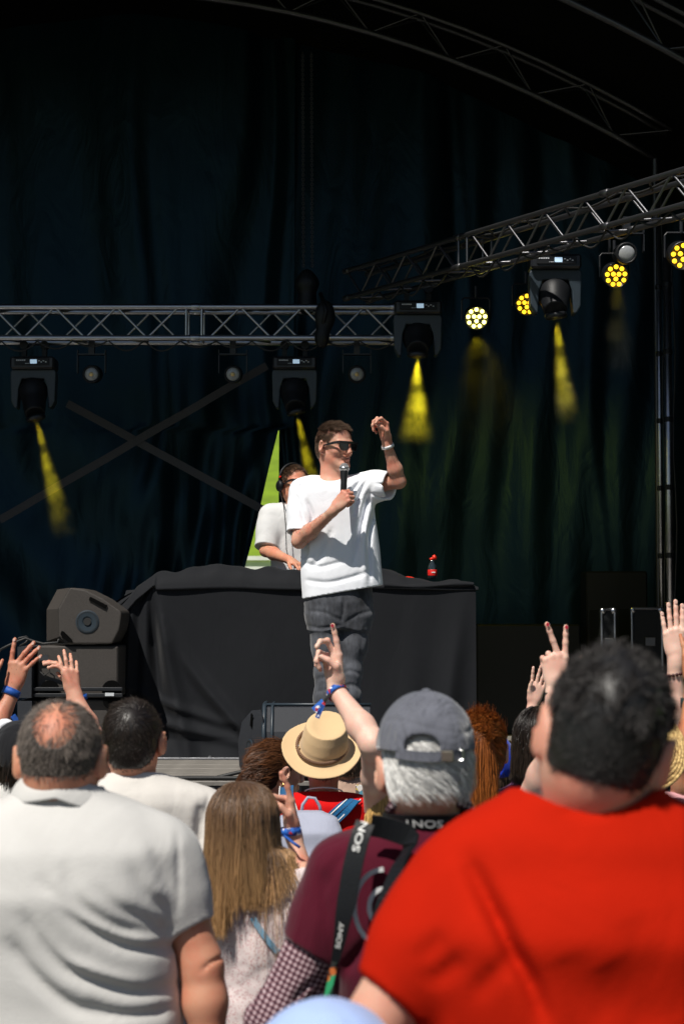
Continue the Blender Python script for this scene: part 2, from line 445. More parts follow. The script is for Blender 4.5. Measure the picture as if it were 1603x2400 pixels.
def hand(S, W, d, n, th, fingers, thumb=(.6, .3), sc=1.0, k=.006):
    """W wrist, d towards the fingers, n the way the palm faces, th +1/-1 thumb side = th*cross(d,n)
    fingers: four (curl 0..1, splay degrees) from index to little; thumb: (opening 0..1, curl 0..1). returns fingertips"""
    d = nrm(d); n = nrm(np.array(n) - d*np.dot(n, d)); sd = np.cross(d, n)*th; W = np.array(W, float)
    pt = lambda a, b, c=0: W + sc*(sd*a + d*b + n*c)
    S.ell(pt(0, .05), np.array((.037, .05, .0135))*sc, np.stack([sd, d, n], 1), .012)
    S.cone(pt(.004, -.02), pt(0, .02), .0225*sc, .022*sc, .02)
    tips = []
    base = [(.031, .092), (.0105, .097), (-.0105, .093), (-.030, .083)]
    lens = [(.044, .026, .021), (.048, .030, .022), (.045, .028, .022), (.035, .021, .019)]
    rad = [(.0102, .0090, .0082, .0072), (.0104, .0092, .0083, .0073), (.0098, .0087, .0079, .007), (.0088, .0078, .007, .0062)]
    for (bx, by), ls, rs, (c, sp) in zip(base, lens, rad, fingers):
        p = pt(bx, by); S.cone(pt(bx*.45, .02), p, .014*sc, rs[0]*1.12*sc, .012)
        a = math.radians(sp); dr = d*math.cos(a) + sd*math.sin(a); ang = 0
        cs = c if hasattr(c, '__len__') else (c*82, c*98, c*55)
        S.cone(p - n*.0045*sc, p - n*.0045*sc + d*.001, rs[0]*.86*sc, rs[0]*.8*sc, .006)
        for L, r0, r1, an in zip(ls, rs, rs[1:], cs):
            ang += math.radians(an); q = p + sc*L*(dr*math.cos(ang) + n*math.sin(ang))
            S.cone(p, q, r0*sc*.97, r1*sc*.95, .003); S.cone(q - dr*.0015*sc, q + dr*.0015*sc, r1*sc*1.04, r1*sc*1.04, .002); p = q
        tips.append(p)
    op, cu = thumb
    b = pt(.022, .022, .004); a = math.radians(15 + 48*op)
    S.cone(pt(.01, .0, 0), b, .017*sc, .016*sc, .014)
    dr = d*math.cos(a) + sd*math.sin(a) + n*.35*(.4 + cu); dr = nrm(dr)
    p = b + dr*.042*sc; S.cone(b, p, .0155*sc, .0118*sc, .010)
    dr2 = nrm(dr*(1 - .5*cu) + d*.35 - sd*cu*.7 + n*cu*.5); q = p + dr2*.032*sc; S.cone(p, q, .0112*sc, .0102*sc, .004)
    dr3 = nrm(dr2 + n*.3*cu - sd*.5*cu + d*.1); r = q + dr3*.026*sc; S.cone(q, r, .0102*sc, .0080*sc, .003)
    tips.append(r)
    return tips
def arm(S, sh, el, wr, sc=1.0, fat=1.0):
    sh, el, wr = map(lambda x: np.array(x, float), (sh, el, wr)); f = sc*fat
    S.cone(sh, sh*.5 + el*.5, .052*f, .048*f, .03); S.cone(sh*.5 + el*.5, el, .047*f, .040*f, .02)
    m = el*.68 + wr*.32; S.cone(el, m, .040*f, .0425*f, .02); S.cone(m, wr, .041*f, .0245*sc*(.5 + .5*fat), .02)
def tubes(pts, r0, taper=.25):
    """pts (N,K,3) strands -> three sided tubes"""
    N, K, _ = pts.shape; t = np.gradient(pts, axis=1); t /= np.linalg.norm(t, axis=2, keepdims=True) + 1e-9
    ref = RNG.normal(size=(N, 1, 3)); x = np.cross(t, ref); x /= np.linalg.norm(x, axis=2, keepdims=True) + 1e-9; y = np.cross(t, x)
    w = (1 - (1 - taper)*np.linspace(0, 1, K)**2)[None, :, None]*np.asarray(r0).reshape(-1, 1, 1)
    V = np.stack([pts + w*(math.cos(a)*x + math.sin(a)*y) for a in (0, 2.094, 4.189)], 2)  # N,K,3,3
    idx = np.arange(N*K*3).reshape(N, K, 3)
    a = idx[:, :-1]; b = idx[:, 1:]
    F = np.stack([a, np.roll(a, -1, 2), np.roll(b, -1, 2), b], -1).reshape(-1, 4)
    al = np.broadcast_to(np.linspace(0, 1, K)[None, :, None], (N, K, 3)).ravel(); ti = np.repeat(RNG.random(N), K*3)
    return V.reshape(-1, 3), F, al, ti
def dirs(n):
    i = np.arange(n) + RNG.uniform(-.4, .4, n); ph = math.pi*(3 - math.sqrt(5))*i; z = 1 - 2*(i + .5)/n; z = np.clip(z, -1, 1); r = np.sqrt(1 - z*z)
    return np.stack([r*np.cos(ph), r*np.sin(ph), z], 1)
def scalp(H, S, n, mask):
    """n roots on the head where mask(local) is true (a probability)"""
    u = dirs(n); o = H.w((0, -.01, .02)); uw = u @ H.R.T; lo = np.full(n, .02); hi = np.full(n, .16*H.sc)
    for _ in range(16):
        m = (lo + hi)/2; d = S.ev(o + uw*m[:, None]); lo = np.where(d < 0, m, lo); hi = np.where(d < 0, hi, m)
    p = o + uw*lo[:, None]; l = H.L(p); k = mask(l) > RNG.random(n)
    return p[k], l[k], uw[k]
def haircut(l, front=.075, nape=-.075, side=-.005):
    """usual hairline for short hair in local head coordinates"""
    x, y, z = np.abs(l[:, 0]), l[:, 1], l[:, 2]
    line = np.where(y < -.03, nape, np.where(y < .025, side + (-.03 - y)*-.2, .02 + (y - .025)*1.2))
    ear = (x > .060) & (np.abs(y + .004) < .020) & (z < .024)
    return np.clip((z - line)/.008 + .5, 0, 1)*np.clip((front - y)/.008 + .5, 0, 1)*(1 - ear)
def hair(H, parent, mat, n=5000, mask=haircut, length=.03, lift=.35, whorl=(0.01, -.07, .09), seg=4, width=.0006, mess=.25, down=0, comb=(0, 0, 0), clear=.002, name='hair', extra=None, cap=.0035, curl=0, clump=.3, side=0, capmask=None, h=.005):
    S = SDF(); H.skull(S)
    C = SDF(); H.skull(C)
    if extra: extra(C)
    p, l, u = scalp(H, S, n, mask); N = len(p)
    w = H.w(whorl); lw = np.array(whorl)
    L = (length(l) if callable(length) else np.full(N, length))*RNG.uniform(.7, 1.15, N)*H.sc
    K = seg + 1; pts = np.zeros((N, K, 3)); pts[:, 0] = p - u*.001
    nz = RNG.normal(size=(N, 3)); fr = np.sin(l @ np.array([[140., 30, 80], [60, 130, -70], [-90, 80, 120]]) + 1.7) + np.sin(l @ np.array([[60., -230, 80], [210, 60, -70], [-90, 120, 190]]))*.6
    cb = H.R @ np.array(comb, float)
    lf = (lift(l) if callable(lift) else np.full(N, lift))[:, None]
    for j in range(1, K):
        q = pts[:, j - 1]; nn = S.grad(q); fl = q - w; fl = fl - nn*(fl*nn).sum(1, keepdims=True); fl /= np.linalg.norm(fl, axis=1, keepdims=True) + 1e-6
        t = j/K
        sw = np.cross(nn, fl)*side
        d = fl + nn*lf*(1.3 - t) + nz*mess*.35 + fr*mess*clump*2 + cb + sw
        if curl: d += curl*np.sin(l @ np.array([[300., 100, 0], [0, 300, 100], [100, 0, 300]]) + j*1.9)
        d /= np.linalg.norm(d, axis=1, keepdims=True); d[:, 2] -= down*(.3 + t*2.2)
        d /= np.linalg.norm(d, axis=1, keepdims=True)
        q2 = q + d*(L/seg)[:, None]
        dist = C.ev(q2); low = dist < clear
        if low.any():
            g = C.grad(q2[low]); q2[low] += g*(clear - dist[low] + RNG.random(low.sum())*.003)[:, None]
        pts[:, j] = q2
    V, F, al, ti = tubes(pts, width*H.sc*RNG.uniform(.7, 1.4, N))
    if cap and cap > 0:
        B = SDF(); g = H.sc; a = H.wide
        e = lambda c, r, k=.02: B.ell(H.w(c), np.array(r)*g*np.array((a, 1, 1)) + cap, H.R, k)
        e((0, -.018, .028), (.075, .096, .088)); e((0, .028, .02), (.066, .062, .078), .03); e((0, -.045, -.03), (.062, .062, .065), .03)
        cm = capmask or mask
        B.post.append(lambda D, q: np.maximum(D, (.5 - cm(H.L(q.reshape(-1, 3))).reshape(D.shape))*.012))
        V2, F2 = B.mesh(h); F = np.concatenate([F, F2 + len(V)]); V = np.concatenate([V, V2]); al = np.r_[al, np.zeros(len(V2))]; ti = np.r_[ti, np.full(len(V2), .3)]
    return mk(name, V, F, mat, parent, attrs={'along': al, 'tint': ti})
def longhair(H, parent, mat, n, length, guide, coll, mask=haircut, seg=16, width=.0009, mess=.1, name='hair', cap=.004, part=(0, .02, .11), wavy=.004, spread=1.0, h=.006):
    """hair that falls under gravity over coll; guide(l, t, q) adds a pull"""
    S = SDF(); H.skull(S)
    p, l, u = scalp(H, S, n, mask); N = len(p); L = (length(l) if callable(length) else np.full(N, length))*RNG.uniform(.82, 1.05, N)
    K = seg + 1; pts = np.zeros((N, K, 3)); pts[:, 0] = p; pw = H.w(part)
    lay = RNG.random(N)*.006; cl = np.floor(l/.010).astype(int); hs = (np.abs(cl[:, 0]*7349 + cl[:, 1]*9151 + cl[:, 2]*12007) % 997)/997.
    for j in range(1, K):
        t = j/seg; q = pts[:, j - 1]; nn = coll.grad(q); fl = q - pw; fl = fl - nn*(fl*nn).sum(1, keepdims=True); fl /= np.linalg.norm(fl, axis=1, keepdims=True) + 1e-6
        d = fl*max(0, .9 - 3.2*t) + np.array((0, 0, -1.))*min(1, .35 + 3*t) + guide(l, t, q) + RNG.normal(size=(N, 3))*mess*.25
        d[:, 0] += np.sin(hs*44 + t*9)*mess; d[:, 1] += np.cos(hs*31 + t*8)*mess*.6
        d /= np.linalg.norm(d, axis=1, keepdims=True); q2 = q + d*(L/seg)[:, None]
        want = .004 + ((hs*7) % 1)*.005 + lay
        for _ in range(2):
            dist = coll.ev(q2); low = dist < want
            if low.any(): g = coll.grad(q2[low]); q2[low] += g*(want[low] - dist[low])[:, None]
        pts[:, j] = q2
    V, F, al, ti = tubes(pts, width*RNG.uniform(.7, 1.4, N), .5); ti = np.repeat(np.clip(hs*.45 + RNG.random(N)*.55, 0, 1), K*3)
    if cap:
        B = SDF(); g = H.sc; a = H.wide
        e = lambda c, r, k=.02: B.ell(H.w(c), np.array(r)*g*np.array((a, 1, 1)) + cap, H.R, k)
        e((0, -.018, .028), (.075, .096, .088)); e((0, .028, .02), (.066, .062, .078), .03); e((0, -.045, -.03), (.062, .062, .065), .03)
        B.post.append(lambda D, q: np.maximum(D, (.5 - mask(H.L(q.reshape(-1, 3))).reshape(D.shape))*.012))
        V2, F2 = B.mesh(h); F = np.concatenate([F, F2 + len(V)]); V = np.concatenate([V, V2]); al = np.r_[al, np.zeros(len(V2))]; ti = np.r_[ti, np.full(len(V2), .3)]
    return mk(name, V, F, mat, parent, attrs={'along': al, 'tint': ti})
def arm_hair(S, a, b, r, parent, mat, n=500, length=.014):
    """short hairs on a forearm"""
    a = np.array(a); b = np.array(b); ax = nrm(b - a); x = nrm(np.cross(ax, (.3, .2, .9))); y = np.cross(ax, x)
    t = RNG.random(n)*.85 + .05; q = RNG.random(n)*6.28; o = a + (b - a)*t[:, None]; u = np.cos(q)[:, None]*x + np.sin(q)[:, None]*y
    lo = np.full(n, .0); hi = np.full(n, .08)
    for _ in range(14):
        m = (lo + hi)/2; d = S.ev(o + u*m[:, None]); lo = np.where(d < 0, m, lo); hi = np.where(d < 0, hi, m)
    p = o + u*lo[:, None]; K = 3; pts = np.stack([p + (u*.25 + ax*.8 + RNG.normal(size=(n, 3))*.25)*length*i/(K - 1) for i in range(K)], 1)
    V, F, al, ti = tubes(pts, np.full(n, .00028)); return mk('arm_hair', V, F, mat, parent, attrs={'along': al, 'tint': ti}, kind='stuff')
def rows(xc, yc, zc, sw, ch=None, wa=None, hp=None, dep=1.0, hem=.70, belly=0, lean=0):
    """torso sections for a person whose nape is at height zc and whose half shoulder width is sw"""
    ch = ch or sw*.80; wa = wa or sw*.72; hp = hp or sw*.78
    f = lambda dz, w, d, dy=0: (zc - dz, xc, yc + dy + lean*dz, w, d*dep)
    return [f(-.035, .058, .058, .01), f(-.005, .066, .066, .005), f(.02, .085, .075), f(.045, sw*.62, .085, 0), f(.075, sw*.84, .10), f(.12, sw*.93, .112), f(.20, (sw*.93 + ch)/2, .12, .005),
            f(.28, ch, .125 + belly*.4, .01), f(.40, wa, .118 + belly, .01), f(.52, hp*.98, .125 + belly*.7, .01), f(hem, hp, .13 + belly*.3, .01)]
def band(name, c, ax, r, w, mat, parent, t=.003, squash=1.0, tail=None, side=None):
    ax = nrm(ax); x = nrm(np.cross(ax, side if side is not None else (.1, .2, 1))); y = np.cross(ax, x); m = MB(); n = 28
    pts = [np.array(c) + r*(math.cos(q)*x + squash*math.sin(q)*y) for q in np.linspace(0, 2*math.pi, n, endpoint=False)]
    V = []; F = []
    for p_ in pts:
        o = nrm(p_ - np.array(c))
        for a, b in ((-w/2, 0), (w/2, 0), (w/2, t), (-w/2, t)): V.append(p_ + ax*a + o*b)
    for i in range(n):
        for k in range(4): F.append((i*4 + k, i*4 + (k + 1) % 4, ((i + 1) % n)*4 + (k + 1) % 4, ((i + 1) % n)*4 + k))
    return mk(name, V, F, mat, parent)
def trousers(parent, xc, yc, zh, mat, shoe, w=.15, h=.012, stance=.11, zg=0.0, crotch=.12, legs=None):
    S = SDF()
    S.loft([(zh - .12, xc, yc, w*1.02, .115), (zh, xc, yc, w*1.05, .12), (zh + .12, xc, yc, w, .115)], k=.03)
    for sg in (-1, 1):
        hip = np.array((xc + sg*.075, yc, zh - .08)); kn = np.array((xc + sg*stance*.9, yc + .01, zg + .49)); an = np.array((xc + sg*stance, yc, zg + .09))
        S.cone(hip, kn, .088, .064, .03); S.cone(kn, an, .064, .055, .03)
    S.wave(.003, 18, 5); S.build('trousers', h, mat, parent)
    for sg in (-1, 1):
        B = SDF(); x = xc + sg*stance; B.ell((x, yc + .06, zg + .045), (.048, .13, .045), k=.02); B.ell((x, yc - .0, zg + .075), (.045, .06, .05), k=.03); B.plane((0, 0, zg + .004), (0, 0, -1)); B.build('shoe', .010, shoe, parent)
def nail(parent, p, ax, nor, mat, s=1.0):
    m = MB(); ax = nrm(ax); nor = nrm(nor); sd = np.cross(ax, nor)
    m.prism([np.array(p) + s*(sd*.0048*math.cos(q) + ax*.0062*math.sin(q)) + nor*.006*s for q in np.linspace(0, 6.28, 11)[:-1]], nor*.0012)
    m.build('fingernail', mat, parent, smooth=False)
# ------------------------------------------------------------------ setting
STG = 1.07
M = {}
M['asphalt'] = simple('asphalt', (.055, .053, .05), .9, bump=.5, bscale=90, vscale=2)
M['grass'] = simple('meadow', (.17, .27, .006), .9, vscale=.9, var=.65, bump=.8, bscale=3)
M['wood'] = simple('stage_board', (.20, .185, .165), .7, vscale=14, var=.45, bump=.3, bscale=40)
M['alu'] = simple('aluminium', (.50, .51, .54), .33, metal=1, vscale=25, var=.2, bump=.1, bscale=80)
M['alu_dark'] = simple('dull_aluminium', (.15, .15, .16), .42, metal=1, vscale=25, var=.3)
M['steel'] = simple('dark_steel', (.10, .10, .11), .45, metal=.9, vscale=20)
M['black'] = simple('black_plastic', (.008, .009, .011), .5, bump=.1, bscale=150, vscale=20, spec=.3)
M['blackmetal'] = simple('black_painted_metal', (.012, .013, .016), .38, vscale=20)
M['yoke'] = simple('blue_grey_housing', (.022, .034, .046), .42, vscale=20)
M['cabinet'] = simple('textured_speaker_coat', (.060, .053, .048), .65, bump=.25, bscale=500, vscale=230, var=.6, spec=.3)
M['cabinet2'] = simple('dark_speaker_coat', (.03, .033, .04), .6, bump=.25, bscale=500, vscale=230, var=.5, spec=.3)
M['rubber'] = simple('rubber', (.015, .015, .015), .6)
def tarp(name, col, r=.42):
    m, n, l, b = newmat(name)
    b.inputs['Base Color'].default_value = c4(col); b.inputs['Roughness'].default_value = r; b.inputs['Specular IOR Level'].default_value = .38; b.inputs['Specular Tint'].default_value = (.35, .72, 1.0, 1)
    tc = n.new('ShaderNodeTexCoord'); mp = n.new('ShaderNodeMapping'); mp.inputs['Scale'].default_value = (1.5, 1, .55)
    l.new(tc.outputs['Object'], mp.inputs[0]); w = n.new('ShaderNodeTexNoise'); w.inputs['Scale'].default_value = 3; w.inputs['Detail'].default_value = 5; w.inputs['Distortion'].default_value = 1.5
    l.new(mp.outputs[0], w.inputs['Vector']); bp = n.new('ShaderNodeBump'); bp.inputs['Strength'].default_value = .18; bp.inputs['Distance'].default_value = .08
    l.new(w.outputs['Fac'], bp.inputs['Height']); l.new(bp.outputs[0], b.inputs['Normal'])
    v = n.new('ShaderNodeTexNoise'); v.inputs['Scale'].default_value = 1.3; v.inputs['Detail'].default_value = 6; l.new(tc.outputs['Object'], v.inputs['Vector'])
    mx = n.new('ShaderNodeMix'); mx.data_type = 'RGBA'; mx.inputs['A'].default_value = c4([c*.6 for c in col]); mx.inputs['B'].default_value = c4([c*1.5 for c in col])
    l.new(v.outputs['Fac'], mx.inputs['Factor']); l.new(mx.outputs['Result'], b.inputs['Base Color'])
    return m
M['tarp'] = tarp('dark_blue_tarpaulin', (.0028, .0088, .0130))
M['curtain'] = simple('black_molton', (.003, .003, .0035), .95, sheen=.0, spec=.1)
M['cloth'] = fabric('black_table_cloth', (.0085, .0095, .012), wr=.16, wscale=4, sheen=.08, rough=.8, stretch=(1.5, 1, .6))
# ground and far hill: one sheet
def gf(u, v):
    x = (u - .5); x = np.sign(x)*np.abs(x*2)**3*600; y = -30 + (v**3)*1100
    d = np.clip((y - 45)/90, 0, 1); z = 26*d*d*(3 - 2*d)*(1 + .15*np.sin(x*.013)) + np.clip(y - 135, 0, 9e9)*.03
    return np.stack([x, y, z], 1)
tag(grid('ground', gf, 90, 90, M['grass']), kind='structure')
g = MB().box((0, -4, .004), (26, 26, .008)); tag(g.build('pavement', M['asphalt']), kind='structure')

# stage: deck frame, planks, skirt
sf = MB().box((-1.5, 11.9, STG - .13), (8.6, 5.56, .2)); stage = sf.build('stage_platform', M['blackmetal']); tag(stage, 'black stage platform carrying the grey board floor under the whole show', 'stage')
OFF[stage.name] = np.zeros(3)
plank = MB().box((0, 0, 0), (8.6, .113, .026), bev=.004); pk0 = None
ystart = 9.12
for i in range(12):
    if pk0 is None:
        pk0 = plank.build('plank', M['wood'], stage); me = pk0.data; o = pk0
    else:
        o = bpy.data.objects.new('plank', me); COL.objects.link(o); o.parent = stage
    o.location = (-1.5 + random.uniform(-.01, .01), ystart + .058 + i*.1165, STG - .013 + random.uniform(-.0015, .0015))
MB().box((-1.5, 12.6, STG - .014), (8.6, 4.1, .026)).build('deck_panel', M['wood'], stage)
MB().box((-1.5, 10.40, STG + .006), (8.6, .045, .012), bev=.003).build('edge_profile', M['alu'], stage)
for i in range(14): MB().lathe([(.012, 0), (.012, .006), (.006, .01)], (-5 + i*.53, 10.395, STG + .012), n=10).build('bolt', M['alu'], stage)
def skirt(u, v): x = -5.8 + u*8.6; return np.stack([x, 9.10 + .03*np.sin(x*21) + .012*np.sin(x*47 + 1) - .02*(1 - v), v*(STG - .03)], 1)
grid('skirt', skirt, 300, 6, M['curtain'], stage)

# roof: arched vault, side curtains
AX, AZ, AK = -1.74, 6.14, .0777
arch = lambda x: AZ - AK*(x - AX)**2
def roof(u, v): x = -5.95 + u*8.62; return np.stack([x, 9.36 + v*4.94, arch(x) + .34 + .02*np.sin(x*3)*np.sin(v*9)], 1)
rf = grid('stage_roof', roof, 60, 8, M['curtain'], thick=.03); tag(rf, 'black fabric arched roof stretched over the stage trusses', 'roof')
def sc(x0, n):
    def f(u, v): y = 9.6 + u*4.65; return np.stack([x0 + .05*np.sin(y*14) + .03*np.sin(y*31), y, STG + v*(arch(x0) + .3 - STG)], 1)
    return f
o = grid('side_curtain', sc(2.62, 0), 120, 3, M['curtain']); tag(o, 'black side curtain at the right end of the stage, behind the tall poles', 'curtain')
o = grid('side_curtain', sc(-5.9, 0), 120, 3, M['curtain']); tag(o, 'unseen black curtain added at the left end of the stage to block the sun', 'curtain')  # out of view, added to block sun coming in from the left
# backdrop in two panels, the left one gathered aside to leave a narrow slit
YB = 13.6; zb = lambda v: P(0, v, YB)[2]; xb = lambda u: P(u, 1000, YB)[0]
ap = P(640, 985, YB); bo = P(558, 1320, YB); xr = ap[0]
def foldy(x, z, sd=0):
    w = x + .13*np.sin(z*.7 + x) + .04*np.sin(z*2.3 + x*3) + .35*np.sin(x*1.7 + .5) + .12*np.sin(x*5.3 + z*.5)
    a = .5 + .5*np.sin(w*1.1 + 1.3 + sd)
    return (.12*np.sin(w*4.6 + sd) + .055*np.sin(w*10.3 + .8*np.sin(z*.9)) + .014*np.sin(w*25 + 1.3*np.sin(z*.6 + 2)))*(.3 + .7*a)*1.1
def left(u, v):
    z = STG + .0 + v*(6.75 - STG); t = np.clip((ap[2] - z)/(ap[2] - bo[2]), 0, 1.25); x1 = np.where(z > ap[2], xr + .12, xr - t*(xr - bo[0]) - .00)
    x0 = -5.85; x = x0 + u*(x1 - x0); xm = x0 + u*(xr - x0)
    g = np.clip((xm + 2.6)/2.2, 0, 1)**2*np.clip((3.9 - z)/2.2, 0, 1)
    y = YB + foldy(xm, z)*(1 - .4*g)*(.6 + .5*np.sin(xm*.9)**2) + g*(.07*np.sin(xm*31 + z*4.5) + .05*np.sin(xm*17 - z*6 + 1))
    dg = np.clip((3.6 - z)/1.5, 0, 1)
    y += dg*.05*np.sin((x*1.1 + z*.9)*5.5 + np.sin(x*2)*1.2)
    return np.stack([x, y - .04, np.minimum(z, arch(x) + .37)], 1)
o = grid('backdrop_panel', left, 520, 150, M['tarp'], thick=.004); tag(o, 'dark blue tarpaulin backdrop left of the slit, its edge pulled aside in folds', 'backdrop')
def right(u, v):
    z = STG + v*(6.75 - STG); x = xr + u*(2.6 - xr); low = np.clip((z - 1.9)/.5, 0, 1)
    y = YB + .03 + foldy(x + .22*np.sin(x*2.9 + z*.5), z, 2.0)*(.5 + .5*low)*(.55 + .6*np.sin(x*1.3 + 1)**2) + .012*np.sin(x*19 + 3*np.sin(z*.8))
    return np.stack([x, y, np.minimum(z, arch(x) + .37)], 1)
o = grid('backdrop_panel', right, 420, 120, M['tarp'], thick=.004); tag(o, 'dark tarpaulin backdrop right of the slit, hanging in upright folds', 'backdrop')
# far white container in the slit
ct = empty('container', (-1.6, 26, 0), 'white flat roofed site container seen through the slit in the backdrop', 'container')
M['whitepaint'] = simple('white_paint', (.8, .8, .78), .5)
tp = P(585, 1275, 26); MB().box((tp[0] - .6, 27, tp[2]/2 - .03), (3.4, 2, tp[2] - .06)).build('wall', M['whitepaint'], ct)
MB().box((tp[0] - .6, 27, tp[2] - .03), (3.5, 2.1, .06)).build('roof', M['whitepaint'], ct)
MB().box((tp[0] - .2, 25.98, 1.0), (.9, .04, 2)).build('door', M['alu'], ct)

# ------------------------------------------------------------------ truss work
CYL = MB().tube([(0, 0, 0), (0, 0, 1)], 1, n=8)
cyl_me = {}
def rod(name, a, b, r, mat, parent):
    """one straight tube; all tubes of a material share one mesh"""
    if mat.name not in cyl_me:
        o = CYL.build(name, mat, None, smooth=True); cyl_me[mat.name] = o.data
    else:
        o = bpy.data.objects.new(name, cyl_me[mat.name]); COL.objects.link(o)
    off = OFF[parent.name]; a = Vector(a - off); b = Vector(b - off); d = b - a
    o.parent = parent
    o.matrix_local = Matrix.LocRotScale(a, d.to_track_quat('Z', 'Y'), Vector((r, r, d.length)))
    return o
def truss(name, A, B, up, sidev, s, bay, rc, rb, mat, label, n0=0, joints=()):
    A = np.array(A, float); B = np.array(B, float); ax = nrm(B - A); L = np.linalg.norm(B - A)
    t = empty(name, tuple(A), label, 'truss')
    up = nrm(np.array(up) - ax*np.dot(up, ax)); sd = nrm(np.cross(ax, up)); sd = sd if np.dot(sd, sidev) > 0 else -sd
    c = lambda i, j: up*(s/2)*(1 if j else -1) + sd*(s/2)*(1 if i else -1)
    for i in (0, 1):
        for j in (0, 1): rod('chord', A + c(i, j), B + c(i, j), rc, mat, t)
    n = int(L/bay)
    for f, (p, q) in enumerate((((0, 0), (0, 1)), ((1, 0), (1, 1)), ((0, 1), (1, 1)), ((0, 0), (1, 0)))):
        for k in range(n):
            a, b = A + ax*(k*L/n), A + ax*((k + 1)*L/n)
            if any(abs(k*L/n + L/n/2 - j_) < bay*.5 for j_ in joints):
                for e in (.25, .75): rod('brace', a + (b - a)*e + c(*p), a + (b - a)*e + c(*q), rb, mat, t)
                continue
            if f >= 2 and k % 2: continue
            if (k + f) % 2: rod('brace', a + c(*p), b + c(*q), rb, mat, t)
            else: rod('brace', a + c(*q), b + c(*p), rb, mat, t)
    for j_ in list(joints) + [0.0, L]:
        for i in (0, 1):
            for j in (0, 1): rod('coupler', A + ax*(j_ - .03) + c(i, j), A + ax*(j_ + .03) + c(i, j), rc*1.25, mat, t)
    return t
# left truss, level
YT = 12.2
ta = P(-150, 745, YT); tb = P(905, 745, YT); tb[2] = ta[2]
TL = truss('lighting_truss', ta, tb, (0, 0, 1), (0, 1, 0), .212, .20, .021, .0085, M['alu'], 'level aluminium box truss crossing the left half of the stage, hung with lamps', joints=(1.52 + .28,))
TLz = ta[2]
ra = P(822, 655, 11.7); rb = P(1680, 405, 8.75); rb[2] = ra[2]
TR = truss('lighting_truss', ra, rb, (0, 0, 1), (1, 1, 0), .178, .17, .017, .0072, M['alu_dark'], 'aluminium box truss running up to the right edge of the picture, hung with lit lamps', joints=(1.25, 2.6))
def run_cable(A, B, dz, n, sag, r, label, off=(0, 0, 0)):
    pts = []; A = np.array(A) + off; B = np.array(B) + off
    for k in range(n*8 + 1):
        t = k/(n*8); f = (k % 8)/8; pts.append(A + (B - A)*t + np.array((0, .015*math.sin(k*.9), dz - sag*(.4 + .6*abs(math.sin(k//8*2.3)))*math.sin(math.pi*f))))
    o = MB().tube(pts, r, n=6).build('power_cable', M['rubber'], None, smooth=True); tag(o, label, 'cable')
run_cable(ta, tb, -.13, 13, .07, .006, 'black power cable looping between the lamp clamps below the level truss', (0, -.13, 0))
run_cable(ta, tb, .125, 9, .03, .008, 'thick black cable lying on top of the level truss', (0, -.03, 0))
run_cable(ra, rb, -.10, 14, .08, .006, 'black power cable looping below the slanting truss', (0, -.12, 0))
run_cable(ra, rb, .10, 8, .03, .007, 'thick black cable lying on top of the slanting truss', (0, 0, 0))
# curved roof trusses
def arch_truss(Y, label, rr):
    t = empty('arch_truss', (AX, Y, AZ), label, 'truss'); xs = np.linspace(-5.6, 2.12, 29); h = .20
    lo = np.array([(x, Y, arch(x)) for x in xs]); nx = np.array([(2*AK*(x - AX), 0, 1.) for x in xs]); nx /= np.linalg.norm(nx, axis=1)[:, None]
    up = lo + nx*h; u1 = up + np.array((0, -.1, 0)); u2 = up + np.array((0, .12, .03))
    for nm, q, r in (('chord', lo, rr), ('chord', u1, rr*.8), ('chord', u2, rr*.8)):
        MB().tube(q, r, n=8).build(nm, M['steel'], t, smooth=True)
    for i in range(28):
        a, b = (lo, u1) if i % 2 else (u1, lo); rod('brace', a[i], b[i + 1], .006, M['steel'], t)
        a, b = (lo, u2) if i % 2 else (u2, lo); rod('brace', a[i], b[i + 1], .006, M['steel'], t)
    for x in (-5.6, 2.12): rod('post', np.array((x, Y, STG)), np.array((x, Y, arch(x))), .022, M['steel'], t)
    return t
arch_truss(12.0, 'dark curved roof truss sweeping down over the lit lamps to the right', .022)
arch_truss(10.12, 'dark curved truss along the front edge of the roof, at the top right corner', .022)
# upright poles
for (u, v0, v1, Y, r, lb) in ((1514, 400, 1250, 11.9, .016, 'thin upright metal pole beside the right side curtain, left of its pair'), (1534, 560, 1250, 11.8, .026, 'thicker upright metal pole next to the right edge, right of its pair')):
    a = P(u, v1, Y); b = P(u, v0, Y); b[0] = a[0]; a[2] = STG
    t = empty('pole', tuple(a), lb, 'pole'); MB().tube([a, b], r, n=12).build('tube', M['alu'], t, smooth=True)
    for k in range(7): MB().lathe([(r + .001, 0), (r + .006, .004), (r + .006, .03), (r + .001, .034)], a + np.array((0, 0, .3 + k*.45)), n=12).build('cable_tie', M['black'], t)
    pts = [a + np.array((r + .012 + .01*math.sin(k*1.3), -.01, k*(b[2] - a[2])/14)) for k in range(15)]
    MB().tube(pts, .006, n=6).build('cable', M['rubber'], t, smooth=True)
